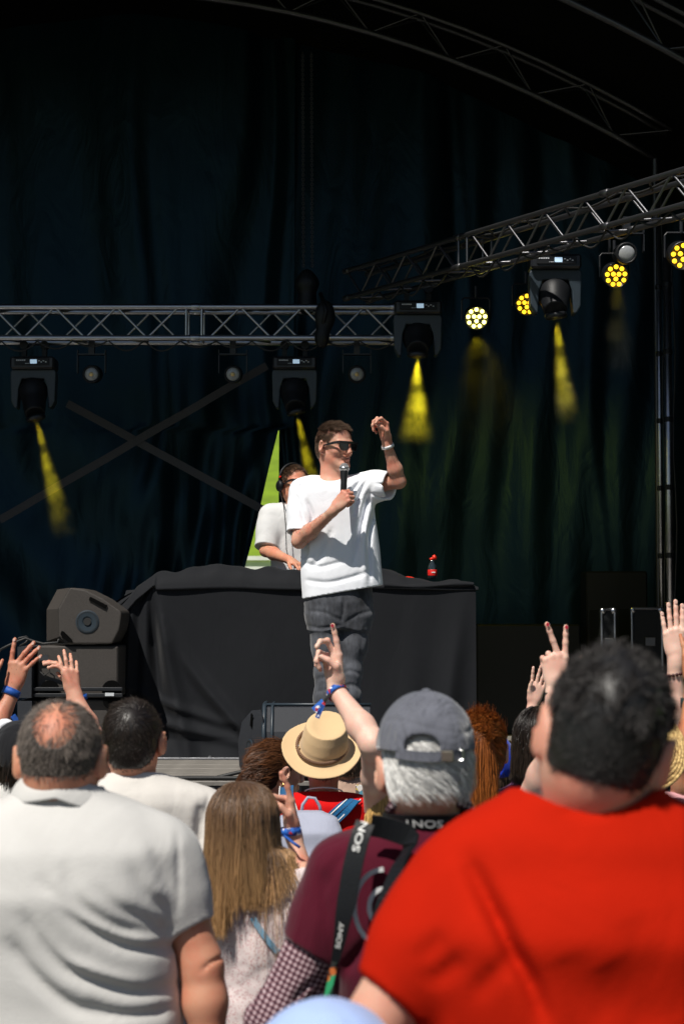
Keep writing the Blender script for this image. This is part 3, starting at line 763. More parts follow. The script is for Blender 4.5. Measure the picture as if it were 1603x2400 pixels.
# chain hoist
t = empty('chain_hoist', tuple(P(704, 660, 12.3)), 'black chain hoist with two long hanging chains above the level truss', 'chain hoist')
for u in (694, 714):
    m = MB(); a = P(u, 120, 12.3); b = P(u + 2, 612, 12.3); n = 90
    for k in range(n):
        c = a + (b - a)*(k + .5)/n; L = np.linalg.norm(b - a)/n; w = .0085; q = k % 2
        pts = [c + np.array(((w*math.cos(g) if q else 0), (0 if q else w*math.cos(g)), L*.62*math.sin(g))) for g in np.linspace(0, 6.283, 9)[:-1]]
        m.tube(pts, .0035, n=4, closed=True)
    m.build('chain', M['steel'], t, smooth=True, kind='stuff')
c = P(704, 650, 12.3); S = SDF(); S.ell(c, (.085, .07, .07), k=.02); S.cone(c + (0, 0, .05), c - (0, 0, .15), .05, .07, .03); S.build('motor_body', .012, M['black'], t)
c2 = P(735, 720, 12.1)
m = MB().tube([P(704, 690, 12.3), P(715, 705, 12.2), c2], .012); m.tube([c2 + (0, -.03, -.14), c2 + (0.04, -.13, .0), c2 + (0, .0, .14)], .014); m.build('sling', M['black'], t, smooth=True)
S = SDF(); S.ell(P(745, 725, 12.05), (.07, .04, .11), k=.02); S.ell(P(738, 775, 12.05), (.05, .04, .07), k=.05); S.build('chain_bag', .012, M['black'], t)
# bracing straps behind, crossing
for a, b, lb in (((155, 925), (606, 1170), 'dark grey webbing strap sloping down to the right across the left backdrop'), ((0, 1192), (612, 838), 'dark grey webbing strap sloping up to the right across the left backdrop')):
    A = P(*a, 13.18); B = P(*b, 13.18 - (.02 if a[0] else 0)); d = B - A
    pts = [A + d*k/20 + np.array((0, .012*math.sin(k), 0)) for k in range(21)]
    o = MB().ribbon(pts, (0, 0, 1), .058, .004).build('brace_strap', simple('strap_webbing', (.055, .055, .06), .8, bump=.4, bscale=120)); tag(o, lb, 'strap')
# ------------------------------------------------------------------ lamps
M['lens_on'] = emit('lit_yellow_lens', (1.0, .86, .02), 5.0)
M['led_hot'] = emit('hot_led', (1.0, .90, .18), 6.0)
M['led_amber'] = emit('amber_led', (1.0, .55, .02), 2.6)
M['led_ring'] = emit('led_glow', (.9, .25, .01), .5)
M['glass'] = simple('lamp_glass', (.32, .33, .34), .15, coat=.6, vscale=80)
M['bulb'] = simple('lamp_reflector', (.75, .55, .25), .3, metal=.5)
M['screen'] = emit('display_screen', (.55, .75, .95), .45)
M['print'] = simple('pale_print', (.55, .57, .6), .6)
M['smoke'] = None
def spot(name, loc, d, power, ang, blend, col, parent):
    ld = bpy.data.lights.new(name, 'SPOT'); ld.energy = power; ld.spot_size = math.radians(ang); ld.spot_blend = blend; ld.color = col; ld.shadow_soft_size = .02
    o = bpy.data.objects.new(name, ld); COL.objects.link(o); o.parent = parent; o.location = np.array(loc) - OFF[parent.name]; o.rotation_euler = Vector(-np.array(d)).to_track_quat('Z', 'Y').to_euler()
def moving_head(u, vtop, vlens, Y, aim, label, w=.30, on=1.0, dim=1.0):
    """base box under the truss, U yoke, head hanging in it with the lens pointing at aim"""
    top = P(u, vtop, Y); lens = P(*vlens, Y - .12); c = top.copy()
    t = empty('moving_head', tuple(top), label, 'stage light'); k = w/.30
    b = MB().box(c + (0, 0, -.04*k), (.30*k, .20*k, .085*k), bev=.012); b.build('base', M['blackmetal'], t)
    sc_ = MB().box(c + (0, -.103*k, -.035*k), (.235*k, .008, .05*k), bev=.003).build('control_panel', M['black'], t)
    MB().box(c + (.012*k, -.109*k, -.035*k), (.045*k, .003, .028*k)).build('display', M['screen'], sc_)
    m = MB()
    for i in range(5): m.box(c + np.array(((-.10 + i*.013)*k, -.109*k, -.026*k)), (.009*k, .003, .008*k))
    for i in range(4): m.box(c + np.array(((.05 + .015*i)*k, -.109*k, (-.03 - .008*(i % 2))*k)), (.010*k, .003, .006*k))
    for i in range(3): m.box(c + np.array(((-.04 + i*.009)*k, -.109*k, -.048*k)), (.006*k, .003, .004*k))
    m.build('panel_print', M['print'], sc_, kind='stuff')
    for sx in (-.07, .07): m = MB(); m.box((c[0] + sx, c[1], c[2] + .045), (.03, .04, .09)); m.tube([(c[0] + sx, c[1] - .03, c[2] + .09), (c[0] + sx, c[1] + .03, c[2] + .09)], .03); m.build('clamp', M['black'], t)
    pv = c + np.array((0, 0, -.27*k))
    # yoke: bridge with chamfered shoulders and two arms
    poly = []
    W2 = .155*k; y0 = -.055*k
    out = [(-W2 + .012, .19), (W2 - .012, .19), (W2, .17), (W2 - .006, -.03), (W2 - .03, -.075), (W2 - .05, -.075), (W2 - .058, .06), (.075*k, .125), (-.075*k, .125), (-W2 + .058, .06), (-W2 + .05, -.075), (-W2 + .03, -.075), (-W2 + .006, -.03), (-W2, .17)]
    poly = [pv + np.array((x, y0, z*k)) for x, z in out]
    yk = MB().prism(poly, (0, .12*k, 0)).build('yoke', M['yoke'], t)
    bm = yk.modifiers.new('bevel', 'BEVEL'); bm.width = .008; bm.segments = 2; bm.limit_method = 'ANGLE'
    MB().lathe([(.035*k, 0), (.035*k, .02*k)], c + (0, 0, -.10*k), n=20).build('pan_bearing', M['black'], t)
    ax = nrm(aim); S = SDF(); hd = lens - ax*.0
    back = pv + np.array((0, 0, .03*k)) - ax*.02
    S.cone(hd - ax*.025, back, .068*k, .092*k, .03, flat=2); S.ell(back, (.092*k, .10*k, .10*k), k=.03)
    S.build('lamp_head', .008, M['black'], t)
    MB().lathe([(.04*k, -.01), (.064*k, -.01), (.067*k, .008), (.060*k, .02), (.052*k, .022), (.045*k, .004)], hd, axis=ax, n=28).build('lens_ring', M['blackmetal'], t, smooth=True)
    MB().lathe([(.001, .012), (.018*k, .010), (.030*k, .004), (.030*k, .0)], hd, axis=ax, n=24).build('lens', M['lens_on'], t, smooth=True)
    return t, hd, ax
def par_can(u, v, Y, label, mat, lit=True, r=.062):
    c = P(u, v, Y); t = empty('led_par', tuple(c), label, 'stage light'); ax = nrm((0, -1, -.28))
    m = MB().lathe([(r*.8, -.14), (r, -.12), (r*1.02, 0), (r*1.08, .004), (r*1.08, .016), (r*.98, .016), (r*.97, .004)], c, axis=ax, n=28); m.build('housing', M['blackmetal'], t, smooth=True)
    x = np.array((1., 0, 0)); y = np.cross(ax, x)
    m = MB()
    pts = [c + x*sg*r*1.25*s_ + np.array((0, .05, z)) for sg, s_, z in ((-1, 1, -.0), (-1, 1, .12), (-1, .85, .135), (1, .85, .135), (1, 1, .12), (1, 1, 0.))]
    m.tube(pts, .006, n=6); m.tube([c + (0, .05, .135), c + (0, .05, .21)], .01); m.build('bracket', M['blackmetal'], t)
    pos = [(0, .0)] if 0 else []
    for k in range(3): pos.append((.27*r, 2*math.pi*k/3 + .5))
    for k in range(9): pos.append((.76*r, 2*math.pi*k/9 + .2))
    for rr, q in pos: MB().lathe([(.001, .006), (.009, .005), (.0125, .0), (.0125, -.004)], c + ax*.008 + x*rr*math.cos(q) + y*rr*math.sin(q), axis=ax, n=12).build('led', mat, t, smooth=True)
    MB().lathe([(r*.97, .0), (r*.97, .002)], c, axis=ax, n=24).build('face_plate', M['led_ring'], t)
    return t, c, ax
def small_lamp(u, vt, v, Y, label, warm=True):
    a = P(u, vt, Y); c = P(u, v, Y); t = empty('accent_lamp', tuple(c), label, 'stage light'); r = .048
    m = MB(); w = .095
    for sg in (-1, 1): m.box(((a + c)/2) + (sg*w, .02, .02), (.006, .05, (a - c)[2] + .02))
    m.box(a + (0, .02, 0), (2*w + .006, .05, .008)); m.box(a + (0, .02, .05), (.04, .05, .09)); m.build('bracket', M['blackmetal'], t)
    m = MB().lathe([(.05, -.16), (.062, -.14), (.062, -.01), (.058, 0), (.05, .0), (.048, -.008)], c, axis=(0, -1, -.12), n=24); m.build('can', M['black'], t, smooth=True)
    MB().lathe([(.001, .004), (.03, .002), (.045, -.006), (.047, -.01)], c, axis=(0, -1, -.12), n=24).build('glass', M['glass'], t, smooth=True)
    if warm: MB().lathe([(.001, .008), (.014, .006), (.017, 0)], c, axis=(0, -1, -.12), n=12).build('bulb', M['bulb'], t, smooth=True)
    return t
def smokemat(name, dens, L, r0, r1, top):
    """patch of stage smoke: density thins out towards the far end and the rim, broken by noise"""
    m = bpy.data.materials.new(name); m.use_nodes = True; n = m.node_tree.nodes; l = m.node_tree.links; n.clear()
    out = n.new('ShaderNodeOutputMaterial'); v = n.new('ShaderNodeVolumePrincipled'); v.inputs['Color'].default_value = (.9, .9, .9, 1)
    tc = n.new('ShaderNodeTexCoord'); sp = n.new('ShaderNodeSeparateXYZ'); l.new(tc.outputs['Object'], sp.inputs[0])
    def ma(op, a, b=None):
        q = n.new('ShaderNodeMath'); q.operation = op
        for i, w in enumerate((a, b)):
            if w is None: continue
            if isinstance(w, (int, float)): q.inputs[i].default_value = w
            else: l.new(w, q.inputs[i])
        return q.outputs[0]
    z = sp.outputs['Z']; rad = ma('SQRT', ma('ADD', ma('MULTIPLY', sp.outputs['X'], sp.outputs['X']), ma('MULTIPLY', sp.outputs['Y'], sp.outputs['Y'])))
    t = ma('DIVIDE', z, L); rr = ma('ADD', ma('MULTIPLY', t, r1 - r0), r0)
    e = n.new('ShaderNodeMapRange'); e.interpolation_type = 'SMOOTHSTEP'; l.new(ma('DIVIDE', rad, rr), e.inputs['Value']); e.inputs['From Min'].default_value = 1.0; e.inputs['From Max'].default_value = .3
    f = n.new('ShaderNodeMapRange'); f.interpolation_type = 'SMOOTHSTEP'; l.new(t, f.inputs['Value']); f.inputs['From Min'].default_value = 1.0; f.inputs['From Max'].default_value = .35
    nz = n.new('ShaderNodeTexNoise'); nz.inputs['Scale'].default_value = 7; nz.inputs['Detail'].default_value = 4; l.new(tc.outputs['Object'], nz.inputs['Vector'])
    g = n.new('ShaderNodeMapRange'); g.inputs['From Min'].default_value = .38; g.inputs['From Max'].default_value = .64; g.inputs['To Min'].default_value = .12; g.inputs['To Max'].default_value = 1.6
    l.new(nz.outputs['Fac'], g.inputs['Value'])
    grow = ma('ADD', ma('MULTIPLY', ma('MULTIPLY', t, t), top), 1)
    d = ma('MULTIPLY', ma('MULTIPLY', ma('MULTIPLY', e.outputs[0], f.outputs[0]), g.outputs[0]), ma('MULTIPLY', grow, dens))
    l.new(d, v.inputs['Density']); l.new(v.outputs[0], out.inputs['Volume']); return m
def beam(t, hd, ax, end, r1, power, dens, label, r0=.028, top=3.0, ang=None):
    """smoke patch hanging in the light of a lamp"""
    end = np.array(end); d = end - hd; L = np.linalg.norm(d); d /= L
    o = MB().lathe([(r0*1.1, .0), (r0 + (r1 - r0)*.5, L*.5), (r1, L)], (0, 0, 0), n=24).build('smoke', smokemat('stage_smoke', dens, L, r0, r1, top), smooth=True)
    o.location = hd + d*.012; o.rotation_euler = Vector(d).to_track_quat('Z', 'Y').to_euler()
    tag(o, label, 'smoke', kind='stuff')
    spot('lamp_light', hd - d*.0 + d*.014, d, power, ang or math.degrees(2*math.atan((r1)/L)), 1.0, (1.0, .82, .02), t)
SMK = 'yellow lit smoke streaming down from the lamp'
def mh(u, vt, lens, Y, end, r1, pw, dens, label, **k):
    E = P(*end, Y - .12); L_ = P(*lens, Y - .12)
    t, hd, ax = moving_head(u, vt, lens, Y, E - L_, label, **k); beam(t, hd, ax, E, r1, pw, dens, SMK)
mh(80, 822, (83, 957), 12.2, (152, 1235), .13, 170, .42, 'dim moving head lamp at the far left end of the level truss')
mh(676, 822, (679, 943), 12.2, (726, 1140), .09, 170, .42, 'moving head lamp on the level truss right above the men on stage')
mh(957, 695, (957, 812), 11.4, (953, 1020), .17, 240, .42, 'moving head lamp where the level truss meets the slanting truss')
mh(1270, 590, (1273, 722), 10.6, (1303, 975), .11, 190, .45, 'moving head lamp on the slanting truss, between the yellow led lamps')
t, c, ax = par_can(1092, 729, 11.1, 'brightest yellow led lamp, hanging in the gap between two moving heads', M['led_hot'], r=.070)
beam(t, c + np.array((0, .02, -.10)), ax, P(1140, 1060, 11.9), .46, 42, .02, 'faint olive smoke glowing below the brightest led lamp', r0=.10, top=.3, ang=95)
par_can(1207, 697, 10.9, 'yellow led lamp half hidden behind the right moving head', M['led_amber'], r=.066)
t, c, ax = par_can(1411, 632, 10.0, 'round yellow led lamp between the right moving head and the upright poles', M['led_amber'], r=.066)
beam(t, c + ax*.02, ax, P(1420, 870, 9.95), .14, 12, .2, 'very faint olive smoke below the led lamp by the poles', r0=.06, top=.2, ang=30)
par_can(1565, 586, 9.6, 'yellow led lamp cut off by the right edge of the picture', M['led_amber'], r=.072)
small_lamp(210, 812, 858, YT, 'small round unlit lamp, leftmost under the level truss')
small_lamp(534, 812, 858, YT, 'small round unlit lamp in the middle of the level truss, left of the moving head')
small_lamp(818, 812, 858, YT, 'small round unlit lamp under the right end of the level truss')
small_lamp(1436, 535, 580, 9.9, 'small round unlit lamp with a clear lens above a yellow led lamp', warm=False)
# ------------------------------------------------------------------ table, cloth, bottle
YF = 10.5
tz = P(700, 1347, YF)[2]; xl = P(350, 1347, YF)[0]; xrr = P(1090, 1345, YF)[0]
tb_ = empty('folding_table', (0, 10.9, STG), 'long folding table hidden under the black cloth behind the man in white', 'table')
MB().box(((xl + xrr)/2, 10.95, tz - .03), (xrr - xl - .04, .78, .03)).build('tabletop', M['black'], tb_)
for sx in (xl + .1, xrr - .1):
    for y in (10.65, 11.25): MB().tube([(sx, y, STG), (sx, y, tz - .04)], .018).build('leg', M['steel'], tb_, smooth=True)
def front(u, v):
    z = tz - (1 - v)*(tz - STG - .012); dn = 1 - v; wing = np.clip((.16 - u)/.16, 0, 1)
    x = xl + (u - .16)/.84*(xrr - xl); x = np.where(u < .16, xl - wing*(.03 + .235*np.clip(dn*9, 0, 1)**.6), x)
    y = YF + 0*u - .005 + wing*.10*np.clip(1 - dn*.3, 0, 1) - .045*np.exp(-((u - .075 + dn*.02)/.022)**2)*np.clip(dn*4, 0, 1) - .03*np.exp(-((u - .02 + dn*.01)/.018)**2)*np.clip(dn*4, 0, 1)
    c1 = np.exp(-((u - .16 - dn*.10)/.022)**2); y -= .05*c1*np.clip(dn*3, 0, 1)
    c2 = np.exp(-((u - .17 - dn**1.6*.30)/.022)**2); y -= .045*c2*np.clip(dn*2 - .3, 0, 1)
    c3 = np.exp(-((u - .155 - dn*.035)/.016)**2); y += .10*c3*np.clip(dn*3, 0, 1)*np.clip(1.2 - dn*1.2, 0, 1)
    c4_ = np.exp(-((dn - .93 + .55*np.clip(.42 - u, 0, 1))/.035)**2)*np.clip((.5 - u)*5, 0, 1); y -= .035*c4_
    c5 = np.exp(-((dn - .80 + .8*np.clip(.34 - u, 0, 1))/.03)**2)*np.clip((.42 - u)*5, 0, 1); y -= .03*c5
    y -= .03*np.clip(dn - .9, 0, .1)*10*(1 + .5*np.sin(u*40))
    r = np.exp(-((u - .97 + dn*.06)/.02)**2)*dn; y -= .03*r
    y -= .022*np.sin((u - .72)*60 + dn*3)*np.clip((u - .72)*4, 0, 1)*dn
    y += wing*(.03*np.sin(u*120 + dn*2))
    y -= .012*np.sin(u*13 + dn*4)*dn + .004*np.sin(u*55 - dn*9)*dn
    y -= .03*dn
    return np.stack([x, y, z], 1)
tc_ = empty('table_cloth', (0, YF, STG), 'black cloth hanging over the front of the long table, creased at its left corner', 'table cloth')
grid('front_drape', front, 300, 110, M['cloth'], tc_)
# small gap showing darkness behind the corner is left open under the wing
pr = np.array([(262, 1400), (285, 1378), (318, 1345), (360, 1318), (430, 1303), (500, 1297), (560, 1300), (640, 1307), (690, 1309), (760, 1303), (850, 1297), (885, 1306), (930, 1326), (990, 1332), (1050, 1332), (1082, 1343), (1092, 1347)], float)
px_ = np.array([P(a, b, YF + .12) for a, b in pr])
def heap(u, v):
    x = px_[0, 0] + u*(px_[-1, 0] - px_[0, 0]); h = np.interp(x, px_[:, 0], px_[:, 2])
    base = np.where(x < xl + .02, h - .055 - .05*np.clip((xl - x)*4, 0, 1), tz - .004 + 0*x)
    # v 0: front lip below the crest, .35 crest, 1 back
    k = np.clip(v/.35, 0, 1); s = np.sin(k*math.pi/2)
    lump = .010*np.sin(x*17 + v*5) + .006*np.sin(x*41 + 2*v) + .006*np.sin(x*29 - v*14)
    amt = np.clip((h - base)*14, 0, 1)
    z = base + (h - base + .0)*s + lump*amt*k*.8
    z = np.where(v > .35, z - (z - tz)*np.clip((v - .35)/.65, 0, 1)**2*.9, z)
    y = YF - .018 + .006*np.sin(x*9 + 1)*(1 - k) + k*.13 + np.clip(v - .35, 0, 1)*.95 - .02*np.sin(k*3.14)
    z = np.where(v < .03, z - .006 + .004*np.sin(x*7), z)
    return np.stack([x, y, z], 1)
grid('top_heap', heap, 320, 44, M['cloth'], tc_, thick=.008)
# second loose hem along the right half of the table top
def roll(u, v):
    x = P(880, 1340, YF)[0] + u*(P(1085, 1340, YF)[0] - P(880, 1340, YF)[0]); a = v*5.2 - 1
    return np.stack([x, YF + .0 + .03*np.cos(a), tz + .012 + (.016 + .004*np.sin(x*30))*np.sin(a) + .008*np.sin(x*11)], 1)
grid('rolled_hem', roll, 60, 12, M['cloth'], tc_)
bt = empty('soda_bottle', tuple(P(991, 1325, 10.72)), 'small plastic soda bottle with a red label standing open on the cloth', 'bottle')
c = P(991, 1326, 10.72); c[2] = max(c[2], tz + .01)
M['cola'] = simple('dark_drink', (.02, .03, .035), .12, coat=.8); M['redlabel'] = simple('red_label', (.75, .02, .015), .4); M['redcap'] = simple('red_cap', (.8, .03, .01), .35)
MB().lathe([(.020, 0), (.027, .006), (.027, .03), (.025, .045), (.027, .06), (.024, .075), (.012, .10), (.0115, .112)], c, n=24).build('bottle_body', M['cola'], bt, smooth=True)
MB().lathe([(.0275, .016), (.0282, .018), (.0282, .05), (.0275, .052)], c, n=24).build('label', M['redlabel'], bt, smooth=True)
MB().box(c + (.004, -.0285, .036), (.022, .002, .006)).build('label_print', M['whitepaint'], bt)
MB().lathe([(.0135, 0), (.014, .002), (.014, .012), (.0125, .013)], c + (-.002, 0, .112), axis=(-.25, 0, 1), n=16).build('cap_ring', M['redcap'], bt, smooth=True)
MB().lathe([(.015, 0), (.016, .002), (.016, .014), (.013, .017)], c + (.006, 0, .122), axis=(1, -.4, .5), n=16).build('cap', M['redcap'], bt, smooth=True)
o = MB().lathe([(.034, 0), (.040, .004), (.036, .012), (.02, .014), (.001, .013)], P(938, 1330, 10.62) + (0, 0, .0), axis=(.1, -.35, 1), n=20).build('flat_cap', M['redcap'], smooth=True); tag(o, 'flat red lid lying on the black cloth left of the bottle', 'lid')
# ------------------------------------------------------------------ speakers
def ps(pts, Y): return [P(a, b, Y) for a, b in pts]
Z3 = lambda a, b: (78.2 + .3368*a, 1271.4 + .3368*b)
mo = empty('stage_monitor', tuple(P(190, 1478, 10.15)), 'grey wedge loudspeaker lying on its side on top of the subwoofer, left of the table', 'loudspeaker')
poly = [Z3(*q) for q in ((245, 226), (262, 226), (350, 240), (470, 300), (590, 385), (597, 402), (590, 470), (578, 520), (535, 600), (525, 608), (235, 608), (212, 600), (185, 570), (171, 560), (166, 370))]
o = MB().prism(ps(poly, 10.1), (0.0 - .0, .42, 0)).build('cabinet', M['cabinet'], mo)
# left cheek seen behind the front outline
V0 = ps([Z3(245, 226), Z3(166, 370), Z3(171, 560), Z3(212, 600)], 10.13); V1 = ps([Z3(160, 238), Z3(88, 375), Z3(88, 590), Z3(170, 606)], 10.5)
m = MB(); n_ = 4; m.add([*V0, *V1], [(0, 1, 5, 4), (1, 2, 6, 5), (2, 3, 7, 6), (4, 5, 6, 7)]); m.build('baffle', M['cabinet'], mo)
bm = o.modifiers.new('bevel', 'BEVEL'); bm.width = .008; bm.segments = 2
M['plate'] = simple('port_plate_plastic', (.014, .022, .028), .5); M['hole'] = simple('dark_opening', (.003, .003, .003), .9, spec=.05); pc = P(*Z3(365, 457), 10.1); m = MB().lathe([(.0655, 0), (.0655, .006), (.058, .008), (.03, .006), (.024, .003), (.018, .0)], pc + (0, .002, 0), axis=(0, -1, 0), n=40); m.build('port_plate', M['yoke'], mo, smooth=False)
for k in range(36):
    q = k*math.pi/18; MB().box(pc + (.056*math.cos(q), -.0055, .056*math.sin(q)), (.0035, .003, .008), np.array(Matrix.Rotation(-q + math.pi/2, 3, 'Y'))).build('port_slot', M['rubber'], mo)
MB().lathe([(.001, 0), (.019, 0), (.021, .002), (.021, .006)], pc + (0, -.004, 0), axis=(0, -1, 0), n=20).build('pole_socket', M['rubber'], mo)
MB().prism(ps([Z3(*q) for q in ((383, 286), (498, 345), (488, 370), (375, 308))], 10.09), (0, .02, 0)).build('handle', M['hole'], mo)
MB().prism(ps([Z3(*q) for q in ((190, 520), (205, 525), (260, 580), (262, 598), (235, 596), (190, 560), (182, 540))], 10.09), (0, .02, 0)).build('foot', M['hole'], mo)
MB().tube(ps([(-20, 1500), (20, 1480), (42, 1470), (60, 1463), (78, 1470), (100, 1476), (133, 1473), (136, 1465)], 10.0), .007, n=8).build('cable', M['rubber'], mo, smooth=True)
MB().tube(ps([(42, 1473), (44, 1463), (62, 1459), (68, 1463), (60, 1473), (46, 1481)], 10.0), .006, n=8).build('cable', M['rubber'], mo, smooth=True)
def sub(v0, v1, label):
    a = P(88, v1, 10.15); b = P(273, v0, 10.15)
    t = empty('subwoofer', (a[0], 10.3, a[2]), label, 'loudspeaker')
    o = MB().box(((a[0] + b[0])/2, 10.42, (a[2] + b[2])/2), (b[0] - a[0], .6, b[2] - a[2] - .004), bev=.008).build('cabinet', M['cabinet'], t); return t, a, b
t, a, b = sub(1480, 1600, 'grey subwoofer box directly under the wedge loudspeaker')
MB().box((a[0] - .06, 10.3, (a[2] + b[2])/2), (.08, .5, b[2] - a[2] - .01)).build('side_plate', M['cabinet2'], t)
MB().box(P(99, 1508, 10.10), (.06, .01, .03)).build('connector', M['alu_dark'], t)
MB().tube(ps([(103, 1514), (112, 1520), (115, 1540), (102, 1549), (93, 1540)], 10.08), .003, n=6).build('tether', M['rubber'], t, smooth=True)
for u in (115, 257): MB().lathe([(.055, 0), (.055, .004)], P(u, 1582, 10.095), axis=(0, -1, 0), n=28).build('hand_hole', M['hole'], t)
MB().box(P(180, 1580, 10.085), (.50, .016, .022), bev=.004).build('rail', M['blackmetal'], t)
MB().box(P(180, 1594, 10.085), (.50, .016, .022), bev=.004).build('rail', M['blackmetal'], t)
MB().box(P(252, 1592, 10.07), (.05, .004, .018)).build('plate', M['print'], t)
t, a, b = sub(1603, 1742, 'lower grey subwoofer box standing on the stage floor at the left')
MB().lathe([(.05, 0), (.05, .004)], P(257, 1606, 10.095), axis=(0, -1, 0), n=28).build('hand_hole', M['hole'], t)
MB().box((a[0] - .06, 10.3, (a[2] + b[2])/2), (.08, .5, b[2] - a[2] - .01)).build('side_plate', M['cabinet2'], t)
# centre wedge
wd = empty('stage_monitor', tuple(P(680, 1790, 9.35)), 'dark wedge loudspeaker at the front edge of the stage, behind the wide brimmed hat', 'loudspeaker')
zb_ = STG; x0 = P(603, 1700, 9.15)[0]; x1 = P(850, 1700, 9.3)[0]; prof = [(9.15, .0), (9.13, .08), (9.16, .245), (9.23, .365), (9.27, .372), (9.46, .372), (9.60, .30), (9.66, .18), (9.66, .0)]
o = MB().prism([(x0 + .0, y, zb_ + z) for y, z in prof], (x1 - x0, 0, 0)).build('cabinet', M['cabinet2'], wd); bm = o.modifiers.new('bevel', 'BEVEL'); bm.width = .008; bm.segments = 2
xs_ = P(605, 1700, 9.15)[0]
nr = ps([(606, 1792), (606, 1740), (605, 1690), (603, 1645), (598, 1627)], 9.16); fr = [P(a, b, yy_) for a, b, yy_ in ((562, 1792, 9.5), (549, 1755, 9.5), (546, 1700, 9.5), (555, 1655, 9.5), (577, 1629, 9.5))]
o2 = MB().add(nr + fr, [(k, k + 1, 6 + k, 5 + k) for k in range(4)]).build('side_cheek', M['cabinet2'], wd, smooth=True)
sc_n = nrm(np.cross(nr[2] - nr[0], fr[0] - nr[0])); sc_n = sc_n if sc_n[1] < 0 else -sc_n
cc_ = (np.array(nr[1]) + np.array(nr[2]) + np.array(fr[1]) + np.array(fr[2]))/4 + sc_n*.004
MB().lathe([(.062, 0), (.062, .004), (.055, .006), (.024, .004), (.018, .0)], cc_, axis=sc_n, n=32).build('port_plate', M['yoke'], wd)
t1_ = nrm(np.cross(sc_n, (0, 0, 1))); t2_ = np.cross(sc_n, t1_)
for k in range(28):
    q = k*2*math.pi/28; MB().lathe([(.004, 0), (.004, .003)], cc_ + sc_n*.005 + .052*(t1_*math.cos(q) + t2_*math.sin(q)), axis=sc_n, n=6).build('port_slot', M['rubber'], wd)
hc_ = (np.array(nr[3]) + np.array(fr[3]))/2 + sc_n*.004; MB().ribbon([hc_ - (0, 0, .035) + t1_*.01, hc_ + (0, 0, .03) - t1_*.01], t1_, .03, .004).build('handle', M['hole'], wd)
MB().tube([(x0 + .004, y - .004, zb_ + z + .004) for y, z in prof[1:7]], .012, n=8).build('corner_trim', M['yoke'], wd, smooth=True)
MB().tube([(x0 + .045, y - .004, zb_ + z + .004) for y, z in prof[1:7]], .008, n=8).build('corner_trim', M['yoke'], wd, smooth=True)
MB().tube([(x0 + .01, 9.25, zb_ + .378), (x1, 9.25, zb_ + .378)], .008, n=8).build('top_trim', M['yoke'], wd, smooth=True)
mg = MB().box(((x0 + x1)/2 + .03, 9.125, zb_ + .12), (x1 - x0 - .12, .01, .2)); mg.build('rear_panel', M['cabinet'], wd)
cb = MB().tube(ps([(490, 1792), (500, 1782), (520, 1777), (560, 1768), (585, 1770)], 9.16), .010, n=8).build('cable', M['rubber'], None, smooth=True); tag(cb, 'black cable curling up to the centre wedge loudspeaker', 'cable')
cb = MB().tube([(x, 9.14 + .015*math.sin(x*7), STG + .012) for x in np.linspace(-2.2, -.35, 24)], .011, n=8).build('cable', M['rubber'], None, smooth=True); tag(cb, 'black cable lying along the front edge of the boards', 'cable')
# flight cases at the right back, dark riser box
M['case'] = simple('black_laminate', (.006, .007, .008), .5, vscale=30, spec=.25)
def flight(u0, u1, v0, Y, label):
    a = P(u0, v0, Y); b = P(u1, v0, Y); t = empty('flight_case', (a[0], Y, STG), label, 'flight case'); w = b[0] - a[0]; h = a[2] - STG; cx = (a[0] + b[0])/2
    MB().box((cx, Y + .3, STG + h/2), (w - .01, .6, h - .01)).build('panel', M['case'], t)
    for x in (a[0], b[0]):
        rod('edge', np.array((x, Y - .0, STG)), np.array((x, Y, STG + h)), .011, M['alu'], t)
    rod('edge', np.array((a[0], Y, STG + h)), np.array((b[0], Y, STG + h)), .010, M['alu_dark'], t)
    for x, sg in ((a[0], 1), (b[0], -1)):
        S = SDF(); S.ell((x + sg*.008, Y, STG + h - .010), (.020, .014, .020), k=.01); S.build('corner', .004, M['alu'], t)
    MB().box((cx + w*.1, Y - .008, STG + h*.75), (.07, .01, .06), bev=.004).build('latch', M['alu_dark'], t)
    MB().box((cx, Y - .008, STG + h*.5), (w*.5, .008, .02), bev=.003).build('handle', M['blackmetal'], t)
    return t
flight(1378, 1408, 1397, 11.6, 'narrow black flight case with bright metal edges behind the red shirted man')
flight(1447, 1516, 1395, 11.8, 'wider black flight case with thin metal edges, right of the narrow one')
a = P(1092, 1432, 12.4); b = P(1330, 1432, 12.4); o = MB().box(((a[0] + b[0])/2, 12.7, (a[2] + STG)/2), (b[0] - a[0], .6, a[2] - STG), bev=.01).build('riser_box', M['case']); tag(o, 'large plain black box at the back, right of the draped table', 'box')
a = P(1340, 1310, 12.9); b = P(1480, 1310, 12.9); o = MB().box(((a[0] + b[0])/2, 13.0, (a[2] + STG)/2), (b[0] - a[0], .3, a[2] - STG), bev=.01).build('riser_box', M['case']); tag(o, 'tall black box in the dark right back corner of the stage', 'box')
